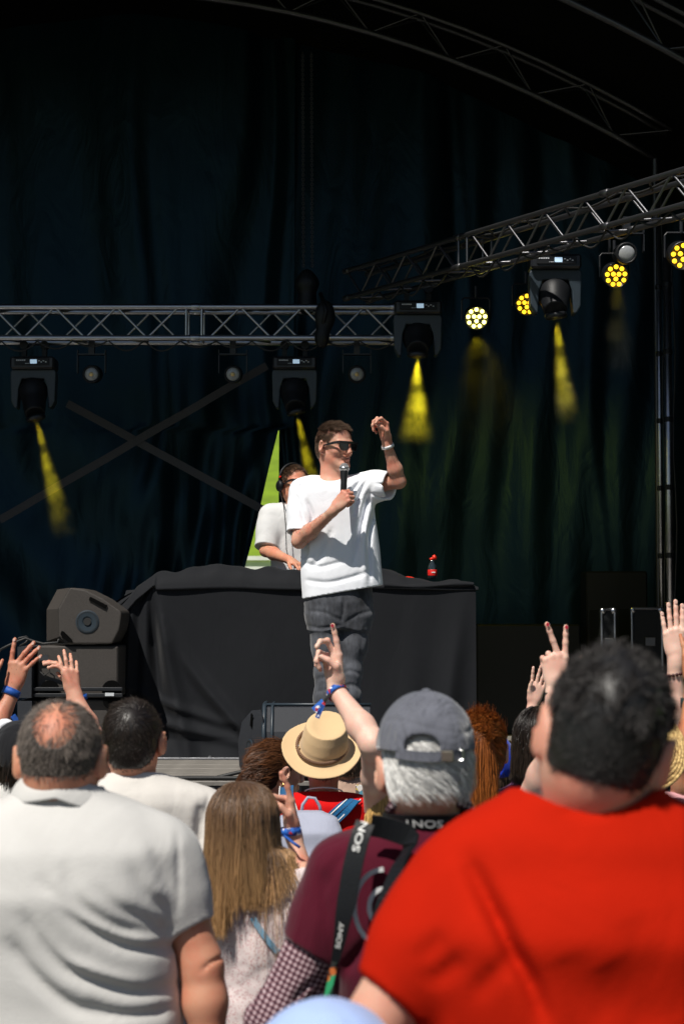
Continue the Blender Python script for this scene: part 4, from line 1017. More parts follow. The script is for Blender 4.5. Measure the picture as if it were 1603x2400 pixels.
# ------------------------------------------------------------------ people
SK = {'pale': skinmat('fair_skin', (.66, .43, .33)), 'rosy': skinmat('rosy_skin', (.62, .35, .25), .35), 'ruddy': skinmat('ruddy_skin', (.60, .30, .19), .3), 'tan': skinmat('tanned_skin', (.50, .24, .13), .3), 'freck': skinmat('freckled_skin', (.52, .25, .16), .3, .5), 'white': skinmat('very_fair_skin', (.74, .50, .40), .2)}
HM = {'dark': hairmat('dark_brown_hair', (.012, .008, .006), (.035, .024, .018)), 'black': hairmat('black_curly_hair', (.007, .006, .0055), (.03, .025, .023), .5), 'grey': hairmat('grey_brown_hair', (.055, .042, .034), (.25, .21, .18), .55),
      'white': hairmat('white_hair', (.72, .71, .69), (.78, .77, .74), .5), 'long': hairmat('ash_blond_hair', (.12, .068, .042), (.50, .29, .13), .36), 'bun': hairmat('chestnut_hair', (.035, .014, .007), (.16, .06, .02), .35),
      'blond': hairmat('blond_hair', (.50, .30, .10), (.75, .50, .18), .4), 'ginger': hairmat('ginger_hair', (.17, .05, .012), (.42, .13, .025), .36), 'brown': hairmat('brown_hair', (.045, .026, .016), (.13, .08, .05), .4), 'fuzz': hairmat('dark_body_hair', (.03, .018, .012), (.05, .03, .02), .6)}
NAIL = simple('red_nail_polish', (.45, .02, .05), .25)
NATN = simple('natural_nail', (.80, .52, .44), .3)
DEN = simple('blue_denim', (.03, .06, .14), .85, bump=.4, bscale=200); SHOE = simple('dark_shoe_leather', (.03, .028, .025), .5); DARKT = simple('dark_trousers', (.02, .02, .024), .85)
BL = simple('blue_wristband', (.01, .09, .42), .6, vscale=90, var=.8); WHITEB = simple('white_wristband', (.85, .85, .85), .4)
def multi(name, cols, sc=60):
    m, n, l, b = newmat(name); tc = n.new('ShaderNodeTexCoord'); v = n.new('ShaderNodeTexVoronoi'); v.inputs['Scale'].default_value = sc; l.new(tc.outputs['Object'], v.inputs['Vector'])
    sp = n.new('ShaderNodeSeparateColor'); l.new(v.outputs['Color'], sp.inputs[0]); r = n.new('ShaderNodeValToRGB'); r.color_ramp.interpolation = 'CONSTANT'
    while len(r.color_ramp.elements) < len(cols): r.color_ramp.elements.new(.5)
    for i, c in enumerate(cols): r.color_ramp.elements[i].position = i/len(cols); r.color_ramp.elements[i].color = c4(c)
    l.new(sp.outputs[0], r.inputs[0]); l.new(r.outputs[0], b.inputs['Base Color']); b.inputs['Roughness'].default_value = .7; return m
FEST = multi('patterned_wristband', [(.01, .09, .42), (.5, .02, .03), (.7, .7, .75), (.01, .05, .25), (.01, .12, .5)], 110)
def prow(v, uL, uR, Y, hd, cy=0):
    a = P(uL, v, Y); b = P(uR, v, Y); return (a[2], (a[0] + b[0])/2, Y + cy, (b[0] - a[0])/2, hd)
def infl(rs, e): return [(z, cx, cy, hw + e, hd + e) for z, cx, cy, hw, hd in rs]
def neckring(S, c, rx, ry, r, tilt=-.3, n=18, fw=1, dip=0):
    for i in range(n):
        q0 = 2*math.pi*i/n; q1 = 2*math.pi*(i + 1)/n
        f = lambda q: np.array(c) + (rx*math.cos(q), ry*math.sin(q), tilt*fw*ry*math.sin(q) + dip*(rx*math.cos(q))**2)
        S.cone(f(q0), f(q1), r, r, .004)
def person(label, hu, hv, Y, nape=None, sw=.22, skin='pale', shirt=None, hs=1.0, yaw=0, pitch=0, roll=0, wide=1.0, xc=None, rws=None, arms=None, dep=1.0, neck=.056, h=.005, hsh=.007, face=False, sleeve=.62, trs=DARKT, hem=.66, belly=0, squ=1.0,
           wave=.003, folds=(), sl_r=(.067, .070), collar=.007, name='person', armr=1.0, dY=0, shname='shirt', ctilt=.35, cup=.0, dip=1.5, hollow=False, group=None, ears=True, crx=None):
    hp = P(hu, hv, Y); H = Head(hp, yaw, pitch, roll, hs, wide); H.ears = ears
    nv = nape if nape else hv + 80; pc = P(xc if xc else hu, nv, Y + dY); zc = pc[2]; xx = pc[0]; yy = pc[1]
    e = empty(name, (xx, yy, 0), label, 'person', group)
    S = SDF(); H.add(S, face)
    R = rws or rows(xx, yy, zc, sw, dep=dep, hem=hem, belly=belly)
    if squ != 1: R = [(zc - (zc - r[0])*(squ if zc - r[0] < .13 else 1), *r[1:]) for r in R]
    S.cone(H.w((0, -.022, -.05)), (xx, yy + .005, zc - .05), neck*hs, neck*1.1, .03)
    if R[0][0] > R[-1][0]: R = R[::-1]
    S.loft([(z, cx, cy, hw*.78 - .012, hd*.72 - .012) for z, cx, cy, hw, hd in R if z < zc - .03 and z > zc - hem - .02], k=.04)
    T = SDF(); T.loft(infl([r for r in R if r[0] < zc + .04], .006), k=.03)
    e['__tmp'] = 0; del e['__tmp']
    info = dict(e=e, H=H, S=S, T=T, zc=zc, x=xx, y=yy, tips={})
    for sg, key in ((-1, 'L'), (1, 'R')):
        sp = (arms or {}).get(key, {})
        if sp is None: continue
        sh = sp.get('sh', np.array((xx + sg*(sw - .058), yy, zc - .135)))
        el = sp.get('el', sh + (sg*.045, -.02, -.29)); wr = sp.get('wr', el + (sg*.0, .08, -.24))
        f = sp.get('fat', armr); arm(S, sh, el, wr, f)
        d = sp.get('d', nrm(wr - el)); n = sp.get('n', (-sg, 0, 0)); th = sp.get('th', 1 if np.dot(np.cross(d, n), (0, 1, 0)) > 0 else -1)
        info['tips'][key] = hand(S, wr + nrm(d)*.012, d, n, th, sp.get('f', [(.25, 2), (.3, 0), (.33, -2), (.36, -5)]), sp.get('thumb', (.35, .3)), sp.get('hs', 1.0))
        if sp.get('nails'):
            for tp in info['tips'][key][:4]: nail(e, tp - nrm(n)*.0035 - nrm(d)*.001, d, -nrm(n), NATN)
        s0 = sp.get('sleeve', sleeve)
        if s0:
            a_, b_ = sl_r; end = sh + (el - sh)*min(s0, 1)
            T.cone(sh + nrm(sh - el)*.0, sh + (el - sh)*.5*min(s0, 1), a_, (a_ + b_)/2, .05); T.cone(sh + (el - sh)*.4*min(s0, 1), end, (a_ + b_)/2, b_, .03, flat=True)
            if s0 > 1: T.cone(el - (el - sh)*.15, el + (wr - el)*(s0 - 1), b_*.9, b_*.8, .03, flat=True)
            if hollow: T.cone(end - (end - sh)*.18, end + (end - sh)*.3, b_ - .010, b_ - .008, .002, 's')
    info['arms'] = arms
    if shirt:
        if wave: T.wave(wave, 15, int(hu) % 97, (1, 1, .6))
        for f in folds: T.fold(*f[:3], ylim=yy + .02)
        fw = 1 if abs(yaw) < 90 else -1
        T.post.append(lambda D, q: np.maximum(D, (q[..., 2] - (zc + .004 + cup - ctilt*.07 - ctilt*fw*(q[..., 1] - yy) + dip*(q[..., 0] - xx)**2))*.9)); 
        if collar: neckring(T, (xx, yy + .006*fw, zc - .002 + cup - ctilt*.07), crx or .066*neck/.056, (crx or .066*neck/.056)*1.03, collar, -ctilt, fw=fw, dip=dip)
    return info
def finish(i, shirt, skin, h=.005, hsh=.007, shname='shirt', trs=DARKT, hem=.66, w=.15):
    i['S'].build('body', h, SK[skin], i['e'])
    if shirt: i['T'].build(shname, hsh, shirt, i['e'])
    if trs: trousers(i['e'], i['x'], i['y'] + .01, i['zc'] - hem + .06, trs, SHOE, w=w)
white1 = fabric('warm_white_jersey', (.57, .56, .54), wr=.10, wscale=6, stretch=(1, 1, 1)); white2 = fabric('cream_jersey', (.62, .59, .55), wr=.15, wscale=8, stretch=(1, 1, 1)); white3 = fabric('white_cotton', (.72, .73, .76), wr=.3, wscale=8); white4 = fabric('light_cotton', (.62, .62, .62), wr=.3)
red1 = fabric('scarlet_jersey', (.42, .011, .0015), wr=.3, wscale=5, sheen=0)
red1.node_tree.nodes['Principled BSDF'].inputs['Specular IOR Level'].default_value = .08; red2 = fabric('bright_red_pique', (.60, .006, .006), wr=.3, sheen=0); maroon = fabric('maroon_jersey', (.075, .003, .014), wr=.3, wscale=7); dark1 = fabric('dark_jersey', (.02, .02, .025)); blue1 = fabric('royal_blue_cotton', (.006, .015, .22)); purple = fabric('plum_cotton', (.08, .02, .07)); beige = fabric('beige_jacket_cloth', (.42, .29, .22), wr=.5)
pink = fabric('striped_pink_cotton', (.55, .28, .30)); 

# --- the man with the microphone
Y = 9.35
rs = [prow(1076, 738, 780, Y, .05), prow(1088, 722, 797, Y, .062), prow(1096, 702, 818, Y, .08), prow(1107, 684, 840, Y, .095), prow(1128, 680, 854, Y, .11), prow(1165, 686, 856, Y, .118), prow(1210, 692, 861, Y, .118), prow(1257, 693, 867, Y, .118), prow(1310, 692, 872, Y, .122), prow(1380, 697, 878, Y, .128)]
shR = P(696, 1130, 9.37); elR = P(686, 1240, 9.27); wrR = P(765, 1172, 9.10)
shL = P(838, 1112, 9.36); elL = P(914, 1104, 9.25); wrL = P(887, 1018, 9.18)
p = person('man in an oversized white t-shirt and sunglasses, singing into a microphone with one fist raised', 768, 1023, Y, nape=1090, sw=.20, yaw=137, pitch=-4, xc=760, rws=rs, face=True, shirt=1, hem=.62, wave=0, collar=.0065, ctilt=.28,
           arms={'L': dict(sh=shR, el=elR, wr=wrR, sleeve=0, d=nrm((.62, -.25, .72)), n=(.45, .85, -.1), th=1, f=[((70, 75, 45), 4), ((74, 78, 45), 1), ((78, 80, 45), -2), ((82, 82, 45), -5)], thumb=(.2, .5), fat=.93),
                 'R': dict(sh=shL, el=elL, wr=wrL, sleeve=0, d=nrm((-.22, -.1, 1)), n=(-.75, -.6, .1), th=1, f=[(.55, 6), (.62, 1), (.75, -3), (.9, -6)], thumb=(.3, .8), fat=.88)})
S = p['S']; T = p['T']; e = p['e']; H = p['H']; PF = p
sl = lambda a, b, ra, rb, inner: (T.cone(a, a + (b - a)*.5, ra, (ra + rb)/2, .05), T.cone(a + (b - a)*.4, b, (ra + rb)/2, rb, .03, flat=True), T.cone(b - (b - a)*.16, b + (b - a)*.4, rb - .016, rb - .010, .004, 's') if inner else 0)
sl(P(699, 1130, 9.37), P(688, 1222, 9.31), .074, .072, True); sl(P(836, 1112, 9.35), P(893, 1113, 9.27), .070, .075, True)
pl = lambda *q: np.array([P(a, b, Y - .1) for a, b in q])
for q, w, a in (([(853, 1110), (838, 1160), (825, 1220), (812, 1290)], .014, .016), ([(842, 1100), (822, 1135), (812, 1180)], .012, .014), ([(828, 1100), (806, 1130), (800, 1160)], .010, .011), ([(860, 1170), (846, 1230), (848, 1330)], .012, .012), ([(700, 1290), (735, 1300), (790, 1285)], .012, .006), ([(702, 1330), (760, 1335), (850, 1310)], .012, .006), ([(705, 1150), (716, 1190), (704, 1230)], .011, .012), ([(680, 1135), (690, 1165), (698, 1200)], .008, .008), ([(760, 1215), (745, 1260), (715, 1300)], .016, .009), ([(862, 1110), (880, 1112), (898, 1122)], .007, .008), ([(850, 1130), (872, 1140), (890, 1140)], .008, .010), ([(845, 1160), (835, 1250), (838, 1345)], .02, -.010), ([(700, 1100), (690, 1112), (684, 1130)], .008, .006)):
    T.fold(pl(*q), w, a, ylim=Y + .02)
T.wave(.0012, 16, 3, (1, 1, .6)); T.plane(P(788, 1357, Y), (.17, 0, -.98))
S.build('body', .0042, SK['rosy'], e)
tw = fabric('bright_white_cotton', (.86, .88, .93), wr=.12, wscale=7, var=.02, stretch=(1, 1, 1)); T.build('shirt', .005, tw, e)
m = MB(); 
m.tube([P(811, 1148, Y - .13), P(816, 1145, Y - .13), P(819, 1147, Y - .13), P(824, 1144, Y - .13), P(832, 1144, Y - .13)], .0012, n=4); m.build('shirt_print', M['rubber'], e)
hair(H, e, hairmat('short_brown_hair', (.05, .032, .022), (.20, .135, .095), .45), n=17000, length=lambda l: np.where(l[:, 2] > .075, .030, .011), lift=lambda l: np.where(l[:, 2] > .06, 1.0, .5), comb=(.15, .25, .55), whorl=(0, -.09, .07), width=.0007, mask=lambda l: haircut(l, front=.066, nape=-.07)*(np.abs(l[:, 0]) + np.clip(l[:, 1] - .03, 0, 1)*1.3 < .088), cap=0, h=.004)
beard = lambda l: ((l[:, 1] > .0) & (l[:, 2] < -.035) & ((l[:, 2] < -.07) | (np.abs(l[:, 0]) > .038) | ((l[:, 2] > -.055) & (np.abs(l[:, 0]) < .022)))) * .9
def beard_on(H, S, parent, mat, n=1800):
    pr_, l_, u_ = scalp(H, S, n*5, beard); g = S.grad(pr_); K = 3
    pts = np.stack([pr_ + (g + np.array((0, 0, -.8)) + RNG.normal(size=g.shape)*.4)*.0035*i/2 for i in range(K)], 1); V, F, al, ti = tubes(pts, np.full(len(pr_), .00035)); mk('beard', V, F, mat, parent, attrs={'along': al, 'tint': ti})
HS = SDF(); H.add(HS, True); beard_on(H, HS, e, HM['brown'])
arm_hair(S, elR, wrR, .04, e, HM['fuzz'], 500); arm_hair(S, elL, wrL, .04, e, HM['fuzz'], 350)
def shades(H, parent, tint=(.01, .011, .012), metal=None):
    fm = M['blackmetal']; lens = simple('dark_lens', tint, .08, coat=1.0)
    g = MB()
    def lp(sg, x, z, y=0): a = abs(x); return H.w((sg*x, .112 - .012*(x/.06)**2 - .0*y + y, z))
    f = MB(); top = [H.w((x, .116 - .016*(x/.065)**2, .020)) for x in np.linspace(-.068, .068, 15)]
    f.ribbon(top, H.R[:, 2], .011, .006)
    for sg in (-1, 1):
        f.ribbon([H.w((sg*.068, .100, .018)), H.w((sg*.076, .07, .014)), H.w((sg*.078, .03, .006)), H.w((sg*.080, .0, .0))], H.R[:, 2], [.014, .013, .009, .006], .004)
        out = [(.008, .016), (.062, .016), (.064, -.002), (.056, -.018), (.040, -.024), (.022, -.021), (.012, -.010)]
        f.tube([lp(sg, x, z, .002) for x, z in out], .0024, n=5, closed=True)
        lo = MB(); lo.prism([lp(sg, x, z, .001) for x, z in (out if sg < 0 else out[::-1])], H.R[:, 1]*.002); lo.build('lens', lens, parent)
    f.build('sunglasses', fm, parent)
shades(H, e)
for sg in (-1, 1): MB().lathe([(.002, .0115), (.006, .0105)], H.w((sg*.0305, .079, .002)), axis=H.R[:, 1], n=10).build('eye', M['rubber'], e)
SDF().ell(H.w((0, .1005, -.0645)), (.013, .004, .0035), H.R, k=0).build('mouth', .0015, simple('mouth_shade', (.12, .02, .02), .5), e)
band('wristband', wrL + nrm(wrL - elL)*-.012, wrL - elL, .030, .016, WHITEB, e)
# jeans
def jeansmat():
    m, n, l, b = newmat('washed_black_denim'); b.inputs['Roughness'].default_value = .85; b.inputs['Sheen Weight'].default_value = .2
    tc = n.new('ShaderNodeTexCoord'); a = n.new('ShaderNodeTexNoise'); a.inputs['Scale'].default_value = 5; a.inputs['Detail'].default_value = 2; m0 = n.new('ShaderNodeMapping'); m0.inputs['Scale'].default_value = (1.6, 1, .7); l.new(tc.outputs['Object'], m0.inputs[0]); l.new(m0.outputs[0], a.inputs['Vector'])
    mp = n.new('ShaderNodeMapping'); mp.inputs['Scale'].default_value = (60, 60, 26); l.new(tc.outputs['Object'], mp.inputs[0]); f = n.new('ShaderNodeTexNoise'); f.inputs['Scale'].default_value = 1; f.inputs['Detail'].default_value = 4; l.new(mp.outputs[0], f.inputs['Vector'])
    mm = n.new('ShaderNodeMath'); mm.operation = 'MULTIPLY'; l.new(a.outputs['Fac'], mm.inputs[0]); f2 = n.new('ShaderNodeMapRange'); f2.inputs['To Min'].default_value = .28; f2.inputs['To Max'].default_value = .85; l.new(f.outputs['Fac'], f2.inputs['Value']); l.new(f2.outputs[0], mm.inputs[1])
    r = n.new('ShaderNodeValToRGB'); r.color_ramp.elements[0].position = .15; r.color_ramp.elements[0].color = (.010, .011, .015, 1); r.color_ramp.elements[1].position = .48; r.color_ramp.elements[1].color = (.12, .127, .15, 1)
    l.new(mm.outputs[0], r.inputs[0]); l.new(r.outputs[0], b.inputs['Base Color'])
    bp = n.new('ShaderNodeBump'); bp.inputs['Strength'].default_value = .35; bp.inputs['Distance'].default_value = .006; l.new(f.outputs['Fac'], bp.inputs['Height']); l.new(bp.outputs[0], b.inputs['Normal']); return m
J = SDF(); J.loft([prow(1440, 715, 840, Y, .09), prow(1410, 703, 852, Y, .11), prow(1380, 699, 855, Y, .12), prow(1340, 704, 852, Y, .115)], k=.03)
for q in (((743, 1415, .086), (749, 1480, .074), (750, 1540, .062), (748, 1600, .060), (747, 1680, .054), (747, 1750, .048)), ((819, 1415, .074), (813, 1480, .062), (805, 1540, .052), (803, 1600, .051), (802, 1680, .047), (803, 1752, .048))):
    pts = [P(a, b, Y - .01) for a, b, r in q]; J.chain(pts, [r for *_, r in q], .04)
for q, w, a in (([(700, 1400), (745, 1405), (785, 1425)], .010, .0044), ([(705, 1435), (740, 1440), (785, 1432)], .010, .0044), ([(852, 1400), (815, 1412), (790, 1430)], .010, .0044), ([(787, 1370), (787, 1400), (783, 1425)], .010, .0066), ([(715, 1530), (745, 1522), (780, 1530)], .010, .0044), ([(718, 1560), (750, 1552), (778, 1562)], .012, .0048), ([(718, 1590), (750, 1582), (778, 1594)], .010, .0044), ([(780, 1545), (805, 1538), (830, 1550)], .010, .0044), ([(782, 1580), (805, 1570), (828, 1584)], .010, .0049), ([(782, 1610), (805, 1602), (826, 1612)], .008, .0035), ([(720, 1455), (726, 1500), (722, 1540)], .010, .0033), ([(835, 1440), (828, 1490), (832, 1530)], .010, .0033)):
    J.fold(np.array([P(a_, b_, Y - .08) for a_, b_ in q]), w, a, ylim=Y + .02)
J.wave(.0022, 26, 8); J.build('jeans', .006, jeansmat(), e)
for u in (747, 806):
    c = P(u, 1785, Y); B = SDF(); B.ell((c[0], Y - .06, STG + .04), (.045, .13, .045), k=.02); B.ell((c[0], Y + .0, STG + .07), (.045, .06, .055), k=.03); B.plane((0, 0, STG + .004), (0, 0, -1)); B.build('shoe', .008, SHOE, e)
# microphone in his hand
mh_ = P(789, 1074, 9.17); mb_ = P(787, 1150, 9.14); ax = nrm(mh_ - mb_)
mic = empty('microphone', tuple(mb_), 'black handheld microphone with a silver grille in the hand of the man in white', 'microphone')
S2 = SDF(); S2.ell(mh_, (.0255, .0255, .028), k=0); S2.build('grille', .003, simple('wire_grille', (.45, .45, .46), .45, metal=.8, bump=1.0, bscale=420), mic)
MB().lathe([(.0245, -.004), (.0262, -.003), (.0262, .004), (.0245, .005)], mh_ - ax*.002, axis=ax, n=24).build('grille_band', M['alu'], mic, smooth=True)
MB().lathe([(.013, 0), (.0165, .004), (.0165, .10), (.0205, .155), (.0215, .165)], mb_, axis=ax, n=20).build('handle', M['black'], mic, smooth=True)
# --- the man behind the table
Y = 11.3
rs = [prow(1140, 662, 700, Y, .05), prow(1150, 652, 710, Y, .06), prow(1160, 636, 728, Y, .08), prow(1170, 620, 745, Y, .095), prow(1190, 614, 752, Y, .11), prow(1230, 624, 744, Y, .115), prow(1300, 624, 742, Y, .12), prow(1400, 624, 742, Y, .13)]
p = person('man in a grey t-shirt with headphones, half hidden behind the singer at the table', 675, 1111, Y, nape=1153, sw=.18, yaw=153, pitch=2, xc=680, rws=rs, face=True, shirt=1, hem=.62, wave=.003, ctilt=.2,
           arms={'L': dict(sh=P(622, 1182, Y), el=P(610, 1262, 11.2), wr=P(664, 1284, 10.95), sleeve=.92, d=nrm((.45, -.55, -.25)), n=(0, -.2, -1), th=-1, f=[(.25, 4), (.3, 0), (.33, -3), (.36, -6)], thumb=(.5, .3), fat=.95), 'R': dict(sh=P(742, 1182, Y), el=P(752, 1262, 11.25), wr=P(720, 1290, 11.0))}, sl_r=(.075, .075))
p['e'].location.z = STG; OFF[p['e'].name][2] = STG
p['S'].build('body', .005, SK['ruddy'], p['e']); p['T'].build('shirt', .006, white4, p['e'])
J = SDF(); J.loft([prow(1450, 632, 735, Y, .10), prow(1380, 626, 742, Y, .12), prow(1300, 630, 738, Y, .115)], k=.03)
for u in (656, 712): J.cone(P(u, 1440, Y), P(u - 2, 1560, Y), .085, .065, .03); J.cone(P(u - 2, 1560, Y), (P(u, 1560, Y)[0], Y, STG + .06), .065, .055, .03)
J.build('jeans', .01, simple('light_blue_denim', (.22, .34, .48), .85), p['e'])
hair(p['H'], p['e'], HM['brown'], n=13000, length=.022, lift=.6, comb=(0, -.15, .45), curl=.5, width=.0009, cap=0, mask=lambda l: haircut(l, front=.068), h=.005)
shades(p['H'], p['e'])
HS = SDF(); p['H'].add(HS, True); beard_on(p['H'], HS, p['e'], HM['brown'], 900)
hp = MB(); H = p['H']; hp.tube([H.w((.10*math.sin(q), -.01, .02 + .115*math.cos(q))) for q in np.linspace(-1.62, 1.62, 15)], .008, n=6); hb = hp.build('headphones', M['black'], p['e'], smooth=True)
for sg in (-1, 1):
    MB().lathe([(.03, 0), (.036, .006), (.036, .022), (.026, .03)], H.w((sg*.084, -.008, -.01)), axis=H.R[:, 0]*sg, n=20).build('ear_cup', M['black'], hb, smooth=True)
MB().lathe([(.006, 0), (.006, .01)], H.w((.098, .01, .045)), axis=H.R[:, 0], n=8).build('mark', M['redcap'], hb)
MB().tube([H.w((.1, -.01, -.04)), P(651, 1160, 11.14), P(655, 1200, 11.12), P(657, 1260, 11.1), P(668, 1306, 11.0)], .003, n=6).build('cord', M['rubber'], hb, smooth=True)

# --- crowd, from the back row to the front
U = lambda *a: dict(zip(('sh', 'el', 'wr'), a))
# small raised hand in the back row
i = person('short person deep in the crowd, small open hand left of the curly head', 1243, 1705, 8.3, nape=1760, sw=.19, skin='white', shirt=1, h=.006, arms={'L': dict(sh=P(1195, 1790, 8.3), el=P(1190, 1700, 8.15), wr=P(1221, 1619, 8.2), d=nrm((.24, 0, 1)), n=(.1, -1, 0), th=-1, f=[(.06, 10), (.06, 0), (.05, -4), (.05, -9)], thumb=(.2, .3), hs=.88, fat=.8, sleeve=.4)})
finish(i, purple, 'white', h=.005, hsh=.012); hair(i['H'], i['e'], HM['dark'], n=1500, width=.0014, cap=.006)
# beige jacket
i = person('person in a beige jacket with printed patches, behind the wide brimmed hat', 796, 1738, 7.9, nape=1782, sw=.17, skin='pale', shirt=1, h=.008, sleeve=1.7, wave=.006, arms={})
finish(i, beige, 'pale', h=.007, hsh=.008, shname='jacket'); hair(i['H'], i['e'], HM['brown'], n=1200, width=.0014, cap=.006)
c = P(838, 1822, 7.74); MB().box(c, (.085, .004, .085), bev=.002).build('back_patch', multi('printed_patch', [(.6, .45, .08), (.75, .72, .68), (.12, .10, .10), (.72, .66, .6), (.1, .3, .4)], 45), i['e'])
MB().box(P(848, 1852, 7.74), (.07, .004, .02), bev=.002).build('back_patch', multi('teal_print', [(.02, .4, .45), (.6, .6, .6), (.02, .25, .4)], 90), i['e'])
# bun woman
i = person('woman with chestnut hair tied low and a gold hoop earring, face turned right', 638, 1767, 7.6, nape=1835, sw=.18, skin='rosy', yaw=62, pitch=-6, face=True, shirt=1, xc=625, arms={})
finish(i, dark1, 'rosy', h=.005, hsh=.012); H = i['H']
hair(H, i['e'], HM['bun'], n=5200, length=.085, seg=6, lift=.08, whorl=(0, .12, .05), side=0, width=.0009, mess=.35, cap=.008, mask=lambda l: haircut(l, front=.07, nape=-.085, side=-.005), comb=(0, -.5, -.1), clear=.008)
S = SDF(); S.ell(H.w((0, -.13, -.045)), (.05, .05, .045), k=.02); bun = S; pr_, l_, u_ = scalp(H, bun, 10, lambda l: np.ones(len(l)))
q = dirs(900); o = H.w((0, -.125, -.05)); pts = np.stack([o + q*np.array((.045, .05, .042)) + np.cross(q, (.3, 1, .2))*.05*t + np.array((0, 0, -.055*t*t)) + q*.012*math.sin(t*3) for t in np.linspace(0, 1, 6)], 1); V, F, al, ti = tubes(pts, np.full(len(pts), .0012)); mk('hair_knot', V, F, HM['bun'], i['e'], attrs={'along': al*.6, 'tint': ti})
MB().tube([H.w((.087, -.004, -.045)) + .016*np.array((math.sin(a)*.9, math.sin(a)*.3, math.cos(a) - 1)) for a in np.linspace(0, 6.28, 17)[:-1]], .0042, n=8, closed=True).build('earring', simple('gold', (.9, .6, .22), .2, metal=1), i['e'], smooth=True)
# man with both arms up behind the balding man
i = person('bald man in a white patterned shirt raising a curled hand, hidden behind the balding man', 187, 1722, 7.2, nape=1778, sw=.2, skin='rosy', shirt=1, arms={'R': dict(sh=P(235, 1840, 7.2), el=P(215, 1690, 7.3), wr=P(172, 1590, 7.35), sleeve=.3), 'L': dict(sh=P(140, 1840, 7.2), el=P(150, 1700, 7.3), wr=P(171, 1592, 7.36), d=nrm((-.18, -.05, 1)), n=(-.25, .9, .3), th=1, f=[((14, 26, 16), 4), ((6, 20, 14), -1), ((14, 30, 20), -5), ((22, 36, 24), -9)], thumb=(-.1, .1), hs=.9, sleeve=.3)})
i['arms']['R'] = None
finish(i, white4, 'rosy', h=.0045, hsh=.012)
band('wristband', P(181, 1600, 7.37), (-.18, -.05, 1), .033, .022, BL, i['e'])
band('ring', P(168, 1524, 7.42), (-.1, 0, 1), .0115, .005, simple('gold_ring', (.9, .6, .22), .2, metal=1), i['e'])
# hat man with the backpack
Y = 7.0
i = person('man in a red polo shirt and a wide brimmed tan felt hat', 742, 1746, Y + .02, nape=1812, sw=.245, skin='ruddy', shirt=1, xc=742, hs=.9, pitch=26, squ=.42, collar=.009, wave=.002, arms={})
finish(i, red2, 'ruddy', h=.006, hsh=.007, shname='polo_shirt'); e = i['e']
m = MB(); zc = i['zc']; xx = i['x']; m.tube([(xx + .074*math.cos(a), Y + .006 + .076*math.sin(a), zc - .006 - .026*math.sin(a)) for a in np.linspace(math.pi*.95, math.pi*2.05, 15)], .0028, n=6); m.build('collar_trim', M['whitepaint'], e)
hair(i['H'], e, HM['brown'], n=1400, width=.001, length=.01, mask=lambda l: haircut(l, nape=-.028)*(l[:, 2] < .0), cap=.002)
felt = fabric('tan_felt', (.64, .45, .25), wr=.08, wscale=4, sheen=.3, rough=.95, var=.05, weave=300)
hc = P(738, 1712, Y - .01); ax = nrm((.03, -.60, .80)); xh = nrm(np.cross((0, 1, 0), ax)); xh = np.array((1., 0, 0)); xh = nrm(xh - ax*np.dot(xh, ax)); yh = np.cross(ax, xh); RH = np.stack([xh, yh, ax], 1)
S = SDF(); hw_ = lambda q: hc + RH @ np.array(q)
def brimfn(p_):
    q = (p_ - hc) @ RH; r = np.sqrt((q[..., 0]/1.0)**2 + (q[..., 1]/1.08)**2); zz = .014*np.clip((np.abs(q[..., 0]) - .06)/.09, 0, 2)**2 - .012
    return np.maximum(np.abs(q[..., 2] - zz) - .0035, r - .157)*.8
S._add(brimfn, hc, .18, .01)
S.loft([(-.01, .008, 0, .094, .104), (.03, .010, 0, .091, .100), (.07, .013, .004, .086, .094), (.104, .016, .008, .078, .086)], RH, hc, n=2.0, k=.022)
S.ell(hw_((.018, .008, .110)), (.050, .060, .016), RH, .014, 's')
hat = S.build('brimmed_hat', .004, felt, e)
for ph in (0, 2.1, 4.2):
    m = MB(); m.tube([hw_(((.008 if 0 else 0) + (.0975 + .003*math.cos(a*22 + ph))*math.cos(a), (.1085 + .003*math.cos(a*22 + ph))*math.sin(a), .009 + .006*math.sin(a*22 + ph))) for a in np.linspace(0, 6.283, 200)[:-1]], .0034, n=5, closed=True); m.build('braid', simple('brown_braid', (.20, .11, .065), .8), hat, smooth=True)
MB().lathe([(.001, .004), (.005, .003), (.006, 0)], hw_((-.090, -.02, .02)), axis=(-1, -.3, .2), n=10).build('stud', M['alu'], hat)
# backpack
bk = empty('backpack', (i['x'], Y - .22, 1.0), 'pale grey backpack with blue shoulder straps worn over the red polo shirt', 'backpack')
GB = fabric('pale_grey_canvas', (.36, .38, .47), wr=.2, wscale=6, sheen=.2); SB = fabric('steel_blue_webbing', (.01, .10, .24), wr=.1, rough=.8)
S = SDF(); a0 = P(703, 1868, Y - .23); 
S.loft([(a0[2] - .42, a0[0], Y - .225, .135, .07), (a0[2] - .2, a0[0], Y - .235, .14, .085), (a0[2] - .06, a0[0], Y - .225, .132, .08), (a0[2] - .01, a0[0], Y - .20, .110, .055), (a0[2] + .008, a0[0], Y - .19, .05, .03)], n=3, k=.01)
S.loft([(a0[2] - .41, a0[0], Y - .31, .10, .04), (a0[2] - .25, a0[0], Y - .315, .105, .045), (a0[2] - .15, a0[0], Y - .30, .08, .03), (a0[2] - .13, a0[0], Y - .29, .04, .01)], n=2.6, k=.012)
S.wave(.002, 12, 4); S.build('pack_body', .006, GB, bk)
m = MB(); m.tube([P(690, 1872, Y - .15), P(694, 1845, Y - .16), P(706, 1828, Y - .165), P(722, 1830, Y - .165), P(733, 1848, Y - .16), P(737, 1872, Y - .15)], .006, n=8); m.build('grab_handle', GB, bk, smooth=True)
